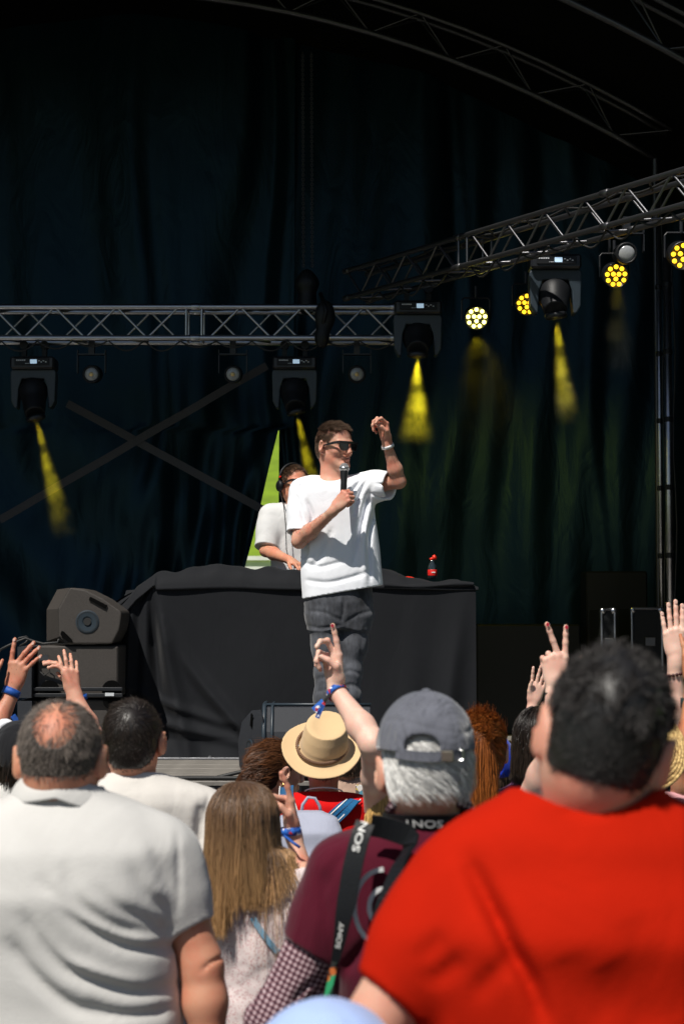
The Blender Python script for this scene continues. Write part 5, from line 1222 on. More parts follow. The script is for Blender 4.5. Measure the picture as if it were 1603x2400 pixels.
def surf(S_, pts, off):
    out = []
    for p_ in pts:
        q = np.array(p_, float)
        for _ in range(14): q = q - np.array((0, -1., 0))*(S_.ev(q[None])[0] - off)*.6
        out.append(q)
    return out
TT = i['T']
def rib(name, px, Yg, S_, off, w, t, mat, parent, side=(1, 0, 0), n=14, sub=None):
    g = polyint([P(a, b, Yg) for a, b in px], n); g = surf(S_, g, off); g = polyint(g, n)
    o = MB().ribbon(g, side, w, t).build(name, mat, parent); return o, g
for px in ([(652, 1824), (657, 1838), (663, 1854), (668, 1874)], [(812, 1838), (795, 1851), (775, 1868), (752, 1890)]):
    o, g = rib('shoulder_strap', px, Y - .14, TT, .006, .055, .006, SB, bk, side=(1, 0, .2))
    MB().tube([np.array(q) + (0, -.0045, 0) for q in g], .0022, n=5).build('piping', simple('dark_blue_thread', (.01, .03, .09), .8), o)
    for s_ in (-1, 1): MB().ribbon([np.array(q) + (s_*.0265, -.001, 0) for q in g], (1, 0, .2), .004, .009).build('edging', M['whitepaint'], o)
# blue cap
i = person('person in a royal blue baseball cap, between the ginger ponytail and the dark haired woman', 1126, 1757, 6.9, nape=1805, sw=.19, skin='pale', shirt=1, arms={})
finish(i, purple, 'pale', h=.006, hsh=.012); H = i['H']; hair(H, i['e'], HM['brown'], n=1800, length=.06, down=.6, width=.001, cap=.005)
def capmesh(H, parent, mat, th=.014, cut=-.02, brim=None, name='cap', back=None, tall=.0, h=.005, seams=True, ctl=.12):
    S = SDF(); g = H.sc; a = H.wide
    e = lambda c, r, k=.02, op='u': S.ell(H.w(c), (np.array(r) + th)*g*np.array((a, 1, 1)), H.R, k, op)
    e((0, -.014, .028 + tall), (.075, .098, .088)); e((0, .028, .02 + tall), (.066, .062, .078), .03); e((0, -.045, -.0), (.064, .064, .065), .03)
    if back: S.ell(H.w(back[0]), np.array(back[1])*g, H.R, .006, 's')
    S.post.append(lambda D, p_: np.maximum(D, (cut + ctl*H.L(p_)[..., 1] - H.L(p_)[..., 2])*g))
    def groove(D, p_):
        l = H.L(p_); an = np.arctan2(l[..., 1] + .014, l[..., 0]); rr = np.hypot(l[..., 0], l[..., 1] + .014)
        return D + .0022*np.exp(-(np.sin(3*an)*rr/3/.0022)**2)*(rr > .012) + .0016*np.exp(-((l[..., 2] - .088 - .012*np.sin(an*2))/.004)**2)
    S.post.append(groove); S.wave(.002, 22, 2)
    o = S.build(name, h, mat, parent)
    if brim:
        B = SDF(); sgn = brim
        def bf(p_):
            q = H.L(p_); x = q[..., 0]; y = q[..., 1] - .075; r = np.sqrt((x/.075)**2 + (y/.085)**2); z = q[..., 2] - (.022 - 2.2*x*x - .2*np.clip(y, 0, 1))
            return np.maximum(np.maximum(np.abs(z) - .002, (r - 1)*.07), -(y - .005))*.8*g
        B._add(bf, H.w((0, .1, .02)), .16, .004); B.build('brim', .004, mat, o)
    return o
capmesh(H, i['e'], fabric('royal_blue_twill', (.005, .035, .40), wr=.2), brim=1, back=((0, -.12, .0), (.03, .05, .022)))
# black cap, far left
i = person('person in a black cap with a white side panel at the left edge', 42, 1737, 6.3, nape=1790, sw=.21, skin='tan', yaw=-35, face=True, shirt=1, xc=40, arms={})
finish(i, white1, 'tan', h=.006, hsh=.010); H = i['H']; hair(H, i['e'], HM['dark'], n=2500, length=.12, seg=6, down=.9, width=.001, cap=.005)
cp = capmesh(H, i['e'], fabric('black_twill', (.01, .01, .012)), brim=1)
S = SDF(); S.ell(H.w((-.03, .05, .05)), (.062, .062, .085), H.R, k=0); S.post.append(lambda D, p_: np.maximum(D, np.abs(H.L(p_)[..., 1] - .035) - .016)); S.post.append(lambda D, p_: np.maximum(D, -.0 - H.L(p_)[..., 2])); S.build('side_panel', .004, white3, cp)
# raised freckled arm, left edge
Y = 6.6
i = person('person cut off by the left edge, both freckled hands raised, with a blue wristband', -70, 1700, Y, nape=1760, sw=.2, skin='freck', shirt=1, h=.006,
           arms={'R': dict(sh=P(-30, 1800, Y), el=P(-22, 1690, Y - .05), wr=P(30, 1588, Y), d=nrm((.22, 0, 1)), n=(.15, 1, 0), th=1, f=[((2, 5, 3), 6), ((6, 12, 8), -24), ((8, 14, 8), -28), ((10, 14, 8), -32)], thumb=(.0, .9), hs=.98, nails=1, fat=.98, sleeve=.3),
                 'L': dict(sh=P(-110, 1800, Y), el=P(-60, 1700, Y - .1), wr=P(-40, 1614, Y - .05), d=nrm((.16, 0, 1)), n=(.15, 1, 0), th=1, f=[(.1, 6), (.1, 0), (.1, -5), (.1, -9)], thumb=(.5, .2), sleeve=.3)})
finish(i, dark1, 'freck', h=.0045, hsh=.012); hair(i['H'], i['e'], HM['brown'], n=1200, width=.0014, cap=.006)
band('wristband', P(27, 1588, Y), P(30, 1580, Y) - P(-22, 1690, Y - .05), .031, .026, BL, i['e'])
m = MB(); m.ribbon([P(30, 1640, Y - .06), P(36, 1648, Y - .06), P(40, 1660, Y - .06)], (1, 0, 0), .02, .002); m.build('band_tail', BL, i['e'])
# ginger ponytail
i = person('woman with a bright ginger ponytail tied high, bare shoulders, right of the grey cap', 1100, 1722, 6.0, nape=1806, sw=.18, skin='rosy', yaw=-8, shirt=1, arms={}, sleeve=.0, hs=.98, cup=-.10, collar=0)
finish(i, white3, 'rosy', h=.0055, hsh=.009, shname='strap_top'); H = i['H']
C = SDF(); H.skull(C); C.cone(H.w((0, -.03, -.06)), (i['x'], i['y'], i['zc'] - .06), .06, .07, .03); C.loft(rows(i['x'], i['y'], i['zc'], .18), k=.04)
hair(H, i['e'], HM['ginger'], n=3800, length=.10, seg=6, lift=.05, whorl=(0, .11, .0), width=.0010, mess=.25, cap=.007, comb=(-.2, -.45, .65), clear=.006, mask=lambda l: haircut(l, nape=-.08))
def ponytail(H, parent, mat, n, org, L, pull, coll, width=.0012, name='ponytail', seg=12, r=.016, mess=.15, flare=.6):
    q = dirs(n); o = H.w(org); p0 = o + q*r; K = seg + 1; pts = np.zeros((n, K, 3)); pts[:, 0] = p0; hs = RNG.random(n); Ls = L*RNG.uniform(.75, 1.05, n)
    for j in range(1, K):
        t = j/seg; d = np.array(pull)*max(0, 1 - 4*t)[None] if False else np.array(pull)*max(0, 1 - 4*t) + q*flare*(.5 if t < .4 else .12) + np.array((0, 0, -1.))*min(1, .3 + 4*t) + RNG.normal(size=(n, 3))*mess*.4
        d = d/np.linalg.norm(d, axis=1, keepdims=True); z = pts[:, j - 1] + d*(Ls/seg)[:, None]; w = .004 + .02*hs; dist = coll.ev(z); low = dist < w
        if low.any(): g = coll.grad(z[low]); z[low] += g*(w[low] - dist[low])[:, None]
        pts[:, j] = z
    V, F, al, ti = tubes(pts, width*RNG.uniform(.7, 1.4, n)); return mk(name, V, F, mat, parent, attrs={'along': al, 'tint': ti})
ponytail(H, i['e'], HM['ginger'], 1600, (-.02, -.10, .075), .25, (-.1, -.7, .2), C)
band('hair_tie', H.w((-.02, -.105, .075)), (0, -1, .1), .017, .012, simple('salmon_tie', (.6, .25, .2), .7), i['e'], t=.005)
# dark haired woman
i = person('woman with straight dark brown hair, just left of the large curly head', 1237, 1703, 6.2, nape=1780, sw=.19, skin='pale', yaw=20, ears=False, shirt=1, arms={}, hs=1.0)
finish(i, purple, 'pale', h=.007, hsh=.012); H = i['H']; C = SDF(); H.skull(C); C.cone(H.w((0, -.03, -.06)), (i['x'], i['y'], i['zc'] - .06), .06, .07, .03); C.loft(infl(rows(i['x'], i['y'], i['zc'], .19), .012), k=.04)
longhair(H, i['e'], HM['dark'], 3000, lambda l: np.clip(.13 + l[:, 2], .03, .4), lambda l, t, q: np.zeros((1, 3)), C, width=.0012)
# raised hand with a bracelet, right
Y = 6.0
i = person('person whose open hand with a dark bead bracelet rises beside the curly head', 1500, 1735, Y, nape=1800, sw=.2, skin='white', shirt=1, arms={'R': dict(sh=P(1545, 1830, Y), el=P(1546, 1672, Y + .06), wr=P(1546, 1516, Y + .05), d=nrm((-.02, 0.05, 1)), n=(0, 1, 0), th=-1, f=[(.04, 2.5), (.02, .5), (.03, -2), (.05, -6)], thumb=(.25, .2), hs=.96, sleeve=.3, fat=.9, nails=1)})
finish(i, dark1, 'white', h=.004, hsh=.012); hair(i['H'], i['e'], HM['dark'], n=1200, width=.0014, cap=.006)
for k in range(16):
    a = 2*math.pi*k/16; S = None; c = P(1547, 1546, Y + .05); MB().lathe([(.001, -.006), (.006, -.003), (.006, .003), (.001, .006)], c + (.033*math.cos(a), .030*math.sin(a), .006*math.cos(a)), n=8).build('bead', simple('dark_bead', (.05, .008, .008), .3) if k == 0 else bpy.data.materials['dark_bead'], i['e'], smooth=True)
# --- pointing arm and blond hair
Y = 5.6
sh_, el_, wr_ = P(872, 1852, 5.62), P(856, 1706, 5.36), P(770, 1582, 5.5)
i = person('blond woman pointing up with a patterned wristband on, mostly hidden behind the grey cap', 908, 1838, Y, nape=1905, sw=.19, skin='white', shirt=1, ears=False, hs=.95, arms={'L': dict(sh=sh_, el=el_, wr=wr_, d=nrm((-.12, .05, 1)), n=(-.72, -.70, .0), th=1, f=[((4, 4, 3), 0), ((28, 62, 42), 2), ((72, 78, 50), 0), ((78, 85, 55), -4)], thumb=(.1, .9), hs=1.0, fat=.98, sleeve=0)})
i['S'].build('body', .0038, SK['white'], i['e']); i['T'].build('top', .01, white4, i['e']); trousers(i['e'], i['x'], i['y'], i['zc'] - .6, DEN, SHOE)
H = i['H']; C = SDF(); H.skull(C); C.cone(H.w((0, -.03, -.06)), (i['x'], i['y'], i['zc'] - .06), .06, .07, .03); C.loft(infl(rows(i['x'], i['y'], i['zc'], .19), .012), k=.04)
longhair(H, i['e'], HM['blond'], 3200, lambda l: np.clip(.13 + l[:, 2], .03, .4), lambda l, t, q: np.zeros((1, 3)), C, width=.0012)
axw = nrm(wr_ - el_); band('wristband', wr_ - axw*.01, axw, .031, .018, FEST, i['e'])
bt_ = P(750, 1600, 5.46)
m = MB().tube([P(756, 1592, 5.46), P(748, 1602, 5.45), P(743, 1608, 5.45)], .005, n=6); m.build('band_cord', M['rubber'], i['e'])
for a, b in (((743, 1608), (722, 1632)), ((743, 1608), (727, 1646)), ((741, 1606), (718, 1627))): MB().ribbon([P(*a, 5.45), P(*b, 5.44)], (1, .2, .5), .014, .002).build('band_tail', FEST, i['e'])
tp = i['tips']['L']; nail(i['e'], tp[0] + (-.0035, -.0055, .001), (-.1, 0, 1), (.3, -.9, .0), NAIL)
# V sign
Y = 5.4
sh_, el_, wr_ = P(1222, 1850, 5.4), P(1280, 1710, 5.2), P(1271, 1586, 5.42)
i = person('person raising two spread fingers with painted nails, arm rising behind the curly head', 1318, 1800, Y, nape=1860, sw=.2, skin='white', shirt=1, arms={'L': dict(sh=sh_, el=el_, wr=wr_, d=nrm((.02, 0.05, 1)), n=(-.1, 1, .1), th=-1, f=[((-4, -2, 0), 0), ((-4, -2, 0), -22), ((78, 92, 60), 0), ((80, 92, 60), -4)], thumb=(.8, .1), hs=1.0, fat=1.12, sleeve=.0)})
i['S'].build('body', .0038, SK['white'], i['e']); i['T'].build('top', .01, white3, i['e']); trousers(i['e'], i['x'], i['y'], i['zc'] - .6, DARKT, SHOE)
hair(i['H'], i['e'], HM['dark'], n=1200, width=.0014, cap=.006)
band('watch_strap', P(1272, 1596, 5.40), (0, 0, 1), .029, .022, M['rubber'], i['e'])
for k, a in ((0, (-.0, 0, 1)), (1, (0, 0, 1))): nail(i['e'], i['tips']['L'][k] + (0, -.006, 0), a, (0, -1, 0.1), NAIL)
# straw hat and blue shirt, right
Y = 5.0
i = person('person in a round straw hat and royal blue shirt, right of the red shirted man', 1455, 1740, Y, nape=1822, sw=.22, skin='pale', shirt=1, arms={})
finish(i, blue1, 'pale', h=.008, hsh=.009); e = i['e']
def strawmat():
    m, n, l, b = newmat('plaited_straw'); b.inputs['Roughness'].default_value = .7; tc = n.new('ShaderNodeTexCoord'); a = n.new('ShaderNodeTexNoise'); a.inputs['Scale'].default_value = 120; a.inputs['Detail'].default_value = 3; l.new(tc.outputs['Object'], a.inputs['Vector'])
    r = n.new('ShaderNodeValToRGB'); r.color_ramp.elements[0].position = .35; r.color_ramp.elements[0].color = (.24, .13, .035, 1); r.color_ramp.elements[1].position = .6; r.color_ramp.elements[1].color = (.72, .50, .20, 1); l.new(a.outputs['Fac'], r.inputs[0]); l.new(r.outputs[0], b.inputs['Base Color'])
    bp = n.new('ShaderNodeBump'); bp.inputs['Strength'].default_value = .8; bp.inputs['Distance'].default_value = .003; l.new(a.outputs['Fac'], bp.inputs['Height']); l.new(bp.outputs[0], b.inputs['Normal']); return m
STM = strawmat(); c = P(1452, 1706, Y - .02); ax = nrm((.12, -.80, .58)); m = MB()
prof = [(.001, .115)] + [(.085*math.sin(a), .02 + .095*math.cos(a)) for a in np.linspace(.2, 1.5, 8)] + [(.085 + .0085*k + (.0012 if k % 2 else 0), .02 - .004*k - .0001*k*k) for k in range(1, 9)]
m = MB()
for k in range(8):   # brim: overlapping plaits wound in rings
    r = .085 + k*.0088; zz = .018 - .0035*k
    m.tube([c + (lambda x_, y_: ax*zz + x_*r*math.cos(q) + y_*r*math.sin(q))(nrm(np.cross(ax, (0, 0, 1))), nrm(np.cross(ax, np.cross(ax, (0, 0, 1))))) for q in np.linspace(0, 2*math.pi, 72, endpoint=False)], .0056, n=6, closed=True)
ho = m.build('straw_hat', STM, e, smooth=True); MB().lathe(prof[:9], c, axis=ax, n=40).build('crown', STM, ho, smooth=True)
# arm at the right edge
Y = 5.3
i = person('dark haired person in a pink shirt, cut off by the right edge, arm raised', 1618, 1752, Y, nape=1822, sw=.2, skin='tan', shirt=1, arms={'L': dict(sh=P(1572, 1850, Y), el=P(1586, 1735, Y - .1), wr=P(1588, 1575, Y), sleeve=.3, d=(.05, 0, 1), n=(0, 1, 0), hs=.95, f=[(.2, 4), (.2, 0), (.2, -4), (.2, -8)])})
finish(i, pink, 'tan', h=.006, hsh=.010); hair(i['H'], i['e'], HM['dark'], n=2600, width=.001, cap=.006)
band('watch_strap', P(1588, 1612, Y - .01), (0, 0, 1), .034, .03, simple('dark_green_strap', (.02, .04, .04), .5), i['e'])
# --- dark haired man in a white t-shirt
Y = 5.2
fl = lambda *q: np.array([P(a, b, Y - .14) for a, b in q])
i = person('dark haired man in a plain cream t-shirt, right of the balding man', 304, 1697, Y, nape=1768, sw=.245, skin='ruddy', shirt=1, xc=312, squ=.7, collar=.009, sleeve=.9, sl_r=(.070, .074), wave=.0035, hs=1.0, hem=.56,
           folds=[(fl((455, 1850), (452, 1920), (460, 1980)), .012, .012), (fl((475, 1835), (466, 1880), (462, 1940)), .010, .008), (fl((440, 1950), (420, 2010), (370, 2060)), .014, .010)])
finish(i, white2, 'ruddy', h=.0045, hsh=.0055, shname='t_shirt', trs=DEN, hem=.50, w=.165)
hair(i['H'], i['e'], HM['dark'], n=9000, length=lambda l: np.where(l[:, 2] > .02, .034, .009), lift=.22, whorl=(.012, -.085, .078), width=.00065, mess=.3, clump=.25, side=.35, cap=.003, h=.004)
# --- long haired girl
Y = 4.6
dress = None
def dressmat():
    m, n, l, b = newmat('flower_print_cotton'); b.inputs['Roughness'].default_value = .9; tc = n.new('ShaderNodeTexCoord'); v = n.new('ShaderNodeTexVoronoi'); v.inputs['Scale'].default_value = 190; l.new(tc.outputs['Object'], v.inputs['Vector'])
    r = n.new('ShaderNodeValToRGB'); r.color_ramp.elements[0].position = .24; r.color_ramp.elements[0].color = (.42, .10, .12, 1); r.color_ramp.elements[1].position = .30; r.color_ramp.elements[1].color = (.74, .63, .62, 1); l.new(v.outputs['Distance'], r.inputs[0]); l.new(r.outputs[0], b.inputs['Base Color'])
    w = n.new('ShaderNodeTexNoise'); w.inputs['Scale'].default_value = 12; l.new(tc.outputs['Object'], w.inputs['Vector']); bp = n.new('ShaderNodeBump'); bp.inputs['Strength'].default_value = .4; bp.inputs['Distance'].default_value = .03; l.new(w.outputs['Fac'], bp.inputs['Height']); l.new(bp.outputs[0], b.inputs['Normal']); return m
sh_, el_, wr_ = P(697, 2012, 4.62), P(716, 2080, 4.9), P(672, 1912, 4.98)
zc_ = P(600, 1992, Y)[2]; xg = P(598, 1992, Y)[0]
rg = rows(xg, Y, zc_, .165, ch=.13, wa=.115, hp=.15, dep=.88, hem=.5) + [(zc_ - .62, xg - .01, Y, .17, .15), (zc_ - .95, xg - .01, Y, .24, .22)]
i = person('girl with long straight ash blond hair and a flowered dress, pointing one finger up', 560, 1897, Y, nape=1992, sw=.165, skin='rosy', yaw=22, pitch=4, hs=.96, face=True, shirt=1, ears=False, xc=598, rws=rg, hem=.96, wave=.005, collar=0, neck=.047,
           arms={'R': dict(sh=sh_, el=el_, wr=wr_, d=nrm((-.16, -.05, 1)), n=(-.9, -.35, .1), th=1, f=[((6, 8, 6), 2), ((72, 84, 55), 0), ((78, 88, 55), -3), ((82, 90, 60), -5)], thumb=(.35, .7), fat=.78, hs=.9, sleeve=.85), 'L': dict(sleeve=.45, fat=.78)}, sl_r=(.058, .062))
i['S'].build('body', .004, SK['rosy'], i['e']); i['T'].build('dress', .006, dressmat(), i['e'])
for sg in (-1, 1):
    S = SDF(); S.cone((xg + sg*.08, Y, .55), (xg + sg*.08, Y, .1), .05, .035); S.build('leg', .012, SK['rosy'], i['e']); B = SDF(); B.ell((xg + sg*.08, Y + .05, .04), (.04, .11, .04)); B.plane((0, 0, .006), (0, 0, -1)); B.build('shoe', .01, SHOE, i['e'])
H = i['H']; C = SDF(); H.skull(C); C.cone(H.w((0, -.03, -.06)), (xg, Y, zc_ - .06), .05, .06, .03); C.loft(infl([r for r in rg], .012), k=.04); C.cone(sh_, el_, .045, .045)
longhair(H, i['e'], HM['long'], 12500, lambda l: np.clip(.240 + l[:, 2]*1.05 - .065*(l[:, 0] > .015), .1, .5), lambda l, t, q: np.stack([np.where(l[:, 0] > .035, .08*(t > .35), -.03)*1.0, -.10 + 0*l[:, 0], 0*l[:, 0]], 1), C, width=.0005, seg=12, part=(.0, .0, .12), mess=.035, cap=.008)
# loose strands over the right shoulder
ponytail(H, i['e'], HM['long'], 90, (.07, -.03, -.05), .30, (.7, -.2, -.4), C, width=.0006, name='hair_strand', r=.02, flare=.5, mess=.2)
band('wristband', P(667, 1905, 4.97), (-.1, 0, 1), .026, .022, FEST, i['e'])
MB().tube([P(652, 1916, 4.95), P(660, 1922, 4.93), P(672, 1932, 4.9), P(688, 1943, 4.9)], .004, n=6).build('bracelet', BL, i['e'], smooth=True)
rib('bag_strap', [(578, 2108), (592, 2130), (612, 2158), (636, 2188)], Y - .14, i['T'], .004, .014, .004, simple('pale_blue_strap', (.18, .38, .55), .6), i['e'])
MB().lathe([(.001, .002), (.006, .0), (.006, -.001)], P(660, 1862, 4.95), axis=(.1, -1, 0), n=8).build('finger_mark', simple('dark_teal', (.01, .06, .08), .4), i['e'])

# --- balding man, front left
Y = 3.77
fl = lambda *q: np.array([P(a, b, Y - .16) for a, b in q])
zc_ = P(147, 1812, Y)[2]; xa = P(147, 1812, Y)[0]
ra_ = [(zc_ + .035, xa, Y + .01, .070, .072), (zc_ + .005, xa, Y, .08, .08), (zc_ - .015, xa, Y, .12, .09), (zc_ - .035, xa, Y, .175, .105), (zc_ - .065, xa, Y, .212, .13), (zc_ - .11, xa, Y - .01, .250, .15), (zc_ - .20, xa, Y - .02, .245, .165), (zc_ - .30, xa, Y - .01, .235, .165), (zc_ - .42, xa, Y, .245, .17), (zc_ - .55, xa, Y, .25, .18), (zc_ - .72, xa, Y, .25, .18)]
elr = P(462, 2212, Y - .02); shr = P(374, 1958, Y)
i = person('balding grey haired man in a big white polo shirt, front left of the crowd', 140, 1737, Y, nape=1812, sw=.275, skin='ruddy', hs=1.0, wide=1.02, shirt=1, xc=147, rws=ra_, neck=.066, hem=.70, wave=.0008, collar=0, ctilt=.55, cup=.012,
           arms={'R': dict(sh=shr, el=elr, wr=P(488, 2470, Y - .04), fat=1.08, sleeve=0), 'L': dict(sh=P(-95, 1935, Y), el=P(-170, 2212, Y), wr=P(-195, 2470, Y), sleeve=.6, fat=1.1)},
           folds=[(fl((100, 2020), (124, 2047), (198, 2118), (283, 2167), (354, 2186), (392, 2190)), .015, .0086), (fl((150, 1990), (177, 2055), (248, 2114), (319, 2140), (380, 2150)), .014, .0057), (fl((60, 2100), (99, 2146), (159, 2217), (230, 2252), (310, 2280), (390, 2285)), .016, .0086), (fl((300, 1990), (330, 2050), (372, 2100), (396, 2150)), .014, .0050), (fl((340, 1950), (368, 2010), (392, 2060), (400, 2120)), .012, .0043), (fl((220, 2030), (280, 2085), (350, 2125), (392, 2160)), .013, .0043), (fl((30, 2160), (80, 2230), (160, 2300), (260, 2340)), .016, .0108),
                  (fl((110, 2045), (190, 2100), (280, 2150), (350, 2170)), .012, -.0057), (fl((90, 2120), (150, 2190), (230, 2230), (320, 2262)), .014, -.0064), (fl((396, 1925), (402, 1990), (403, 2060), (400, 2110)), .006, .0050), (fl((200, 2300), (280, 2330), (380, 2335)), .013, .0064)])
T = i['T']; T.cone(shr, shr + (elr - shr)*.35, .066, .064, .05); T.cone(shr + (elr - shr)*.2, shr + (elr - shr)*.64, .066, .056, .03, flat=True); T.cone(shr + (elr - shr)*.60, shr + (elr - shr)*.9, .050, .050, .002, 's')
i['S'].fold(np.array([P(a, b, Y - .05) for a, b in ((462, 2225), (485, 2205), (512, 2200), (528, 2208))]), .004, .006, ylim=Y + .05)
i['S'].build('body', .0045, SK['ruddy'], i['e']); e = i['e']; T.build('polo_shirt', .0055, white1, e)
# folded collar
def coll(u, v):
    a = math.pi*(-.06) - u*math.pi*.88; rx = .083 + .030*v; ry = .082 + .030*v
    z = zc_ + .040 - .046*v + .020*np.abs(np.cos(a))*-1 - .012*v*np.abs(np.cos(a)); bulge = .006*np.sin(v*3.1)
    return np.stack([xa + (rx + bulge)*np.cos(a), Y + .004 + (ry + bulge)*np.sin(a), z - .012*np.cos(a)], 1)
grid('collar', coll, 60, 10, white1, e, thick=.005)
trousers(e, xa, Y, zc_ - .64, DEN, SHOE, w=.22)
balden = lambda l: haircut(l, nape=-.034)*np.clip(1.0 - .93*np.exp(-((l[:, 0]/.036)**2 + ((l[:, 2] - .078)/.040)**2)**1.3*(1 if 0 else 1)), 0, 1)*np.where((l[:, 1] > .0) & (l[:, 2] > .075), .5, 1)
hair(i['H'], e, HM['grey'], n=11000, length=lambda l: np.where(l[:, 2] > .02, .024, .008), lift=.42, whorl=(0, -.06, .10), width=.00055, mess=.45, clump=.15, mask=balden, cap=.002, capmask=lambda l: haircut(l, nape=-.03)*(((l[:, 0]/.046)**2 + ((l[:, 2] - .078)/.050)**2 > 1)*1.0), h=.004)
# --- man in the grey cap
Y = 3.65
fl = lambda *q: np.array([P(a, b, Y - .13) for a, b in q])
shl = P(802, 2008, Y); ell_ = P(636, 2345, Y - .02)
i = person('white haired man in a grey baseball cap and maroon t-shirt over a checked shirt', 976, 1764, Y, nape=1862, sw=.25, skin='rosy', hs=1.05, shirt=1, xc=985, squ=.85, collar=0, wave=.002, neck=.055,
           arms={'L': dict(sh=shl, el=ell_, wr=P(760, 2440, Y + .22), fat=1.0, sleeve=0), 'R': dict(sleeve=.65)},
           folds=[(fl((740, 2010), (742, 2070), (752, 2140), (764, 2190)), .008, .010), (fl((800, 1950), (770, 2000), (752, 2060)), .014, .006), (fl((850, 2150), (820, 2200), (790, 2240)), .012, .009)])
T = i['T']; e = i['e']; T.cone(shl, shl + (ell_ - shl)*.3, .066, .067, .05); T.cone(shl + (ell_ - shl)*.2, shl + (ell_ - shl)*.50, .067, .066, .03, flat=True)
i['S'].build('body', .0045, SK['rosy'], e); T.build('t_shirt', .006, maroon, e); trousers(e, i['x'], Y, i['zc'] - .62, DARKT, SHOE, w=.19)
def checkmat():
    m, n, l, b = newmat('checked_cotton'); b.inputs['Roughness'].default_value = .9; tc = n.new('ShaderNodeTexCoord'); mp = n.new('ShaderNodeMapping'); mp.inputs['Rotation'].default_value = (0, math.radians(-25), 0); l.new(tc.outputs['Object'], mp.inputs[0]); sp = n.new('ShaderNodeSeparateXYZ'); l.new(mp.outputs[0], sp.inputs[0]); outs = []
    for ax_, s_ in (('X', 92), ('Z', 92)):
        q = n.new('ShaderNodeMath'); q.operation = 'MULTIPLY'; q.inputs[1].default_value = s_; l.new(sp.outputs[ax_], q.inputs[0]); f = n.new('ShaderNodeMath'); f.operation = 'FRACT'; l.new(q.outputs[0], f.inputs[0]); g = n.new('ShaderNodeMath'); g.operation = 'LESS_THAN'; g.inputs[1].default_value = .34; l.new(f.outputs[0], g.inputs[0]); outs.append(g.outputs[0])
    ad = n.new('ShaderNodeMath'); ad.operation = 'ADD'; l.new(outs[0], ad.inputs[0]); l.new(outs[1], ad.inputs[1]); dv = n.new('ShaderNodeMath'); dv.operation = 'MULTIPLY'; dv.inputs[1].default_value = .5; l.new(ad.outputs[0], dv.inputs[0])
    r = n.new('ShaderNodeValToRGB'); r.color_ramp.elements[0].color = (.045, .012, .022, 1); r.color_ramp.elements[1].position = 1.0; r.color_ramp.elements[1].color = (.62, .50, .52, 1); k_ = r.color_ramp.elements.new(.5); k_.color = (.22, .12, .14, 1); l.new(dv.outputs[0], r.inputs[0]); l.new(r.outputs[0], b.inputs['Base Color']); return m
CK = checkmat(); S = SDF(); a_ = shl + (ell_ - shl)*.45; S.cone(a_, ell_, .056, .058, .03); wk = P(760, 2440, Y + .22); S.cone(ell_, wk, .058, .044, .03); S.wave(.005, 20, 6)
for q in ([(745, 2235), (700, 2262), (670, 2300)], [(740, 2260), (700, 2300), (690, 2340)]): S.fold(np.array([P(*z, Y - .05) for z in q]), .008, .010)
S.build('checked_sleeve', .005, CK, e)
S = SDF(); neckring(S, (i['x'], Y + .004, i['zc'] + .006), .078, .080, .011, -.35); neckring(S, (i['x'], Y + .004, i['zc'] + .020), .070, .072, .009, -.35); S.build('checked_collar', .004, CK, e)
H = i['H']
hair(H, e, HM['white'], n=9000, length=lambda l: np.where(l[:, 2] < -.01, .032, .03), seg=6, lift=.16, whorl=(-.05, -.04, .10), width=.0007, mess=.25, clump=.22, side=.55, down=.25, comb=(.45, 0, .05), cap=.006, clear=.007, mask=lambda l: haircut(l, nape=-.036, front=.05), h=.004)
GC = fabric('washed_grey_twill', (.12, .125, .150), wr=.9, wscale=11, sheen=.35, var=.35)
cp = capmesh(H, e, GC, th=.018, cut=.040, tall=.018, brim=1, back=((-.012, -.115, .052), (.034, .055, .024)), ctl=-.03, h=.0042)
pts = []
for x in np.linspace(-.060, .068, 12): pts.append(H.w((x, -.014 - math.sqrt(max(0, 1 - (x/.094)**2))*.116, .041 - .10*(x + .0)*.15 - .006*math.cos(x*20))))
ob = MB().ribbon(pts, (0, 0, 1), .020, .004).build('cap_strap', GC, cp)
bp_ = np.array(pts[8]); MB().box(bp_ + (0, -.004, 0), (.024, .004, .020), bev=.001).build('buckle', simple('brushed_brass', (.55, .50, .40), .35, metal=1), cp)
bp_ = np.array(pts[10]); MB().tube([bp_ + (.008*x, -.005, .010*z) for x, z in ((-1, -1), (-1, 1), (1, 1), (1, -1))], .002, n=6, closed=True).build('buckle', simple('brushed_steel', (.6, .6, .62), .3, metal=1), cp)
MB().lathe([(.001, .005), (.008, .003), (.010, 0)], H.w((0, -.02, .152)), axis=(0, 0, 1), n=12).build('button', GC, cp)
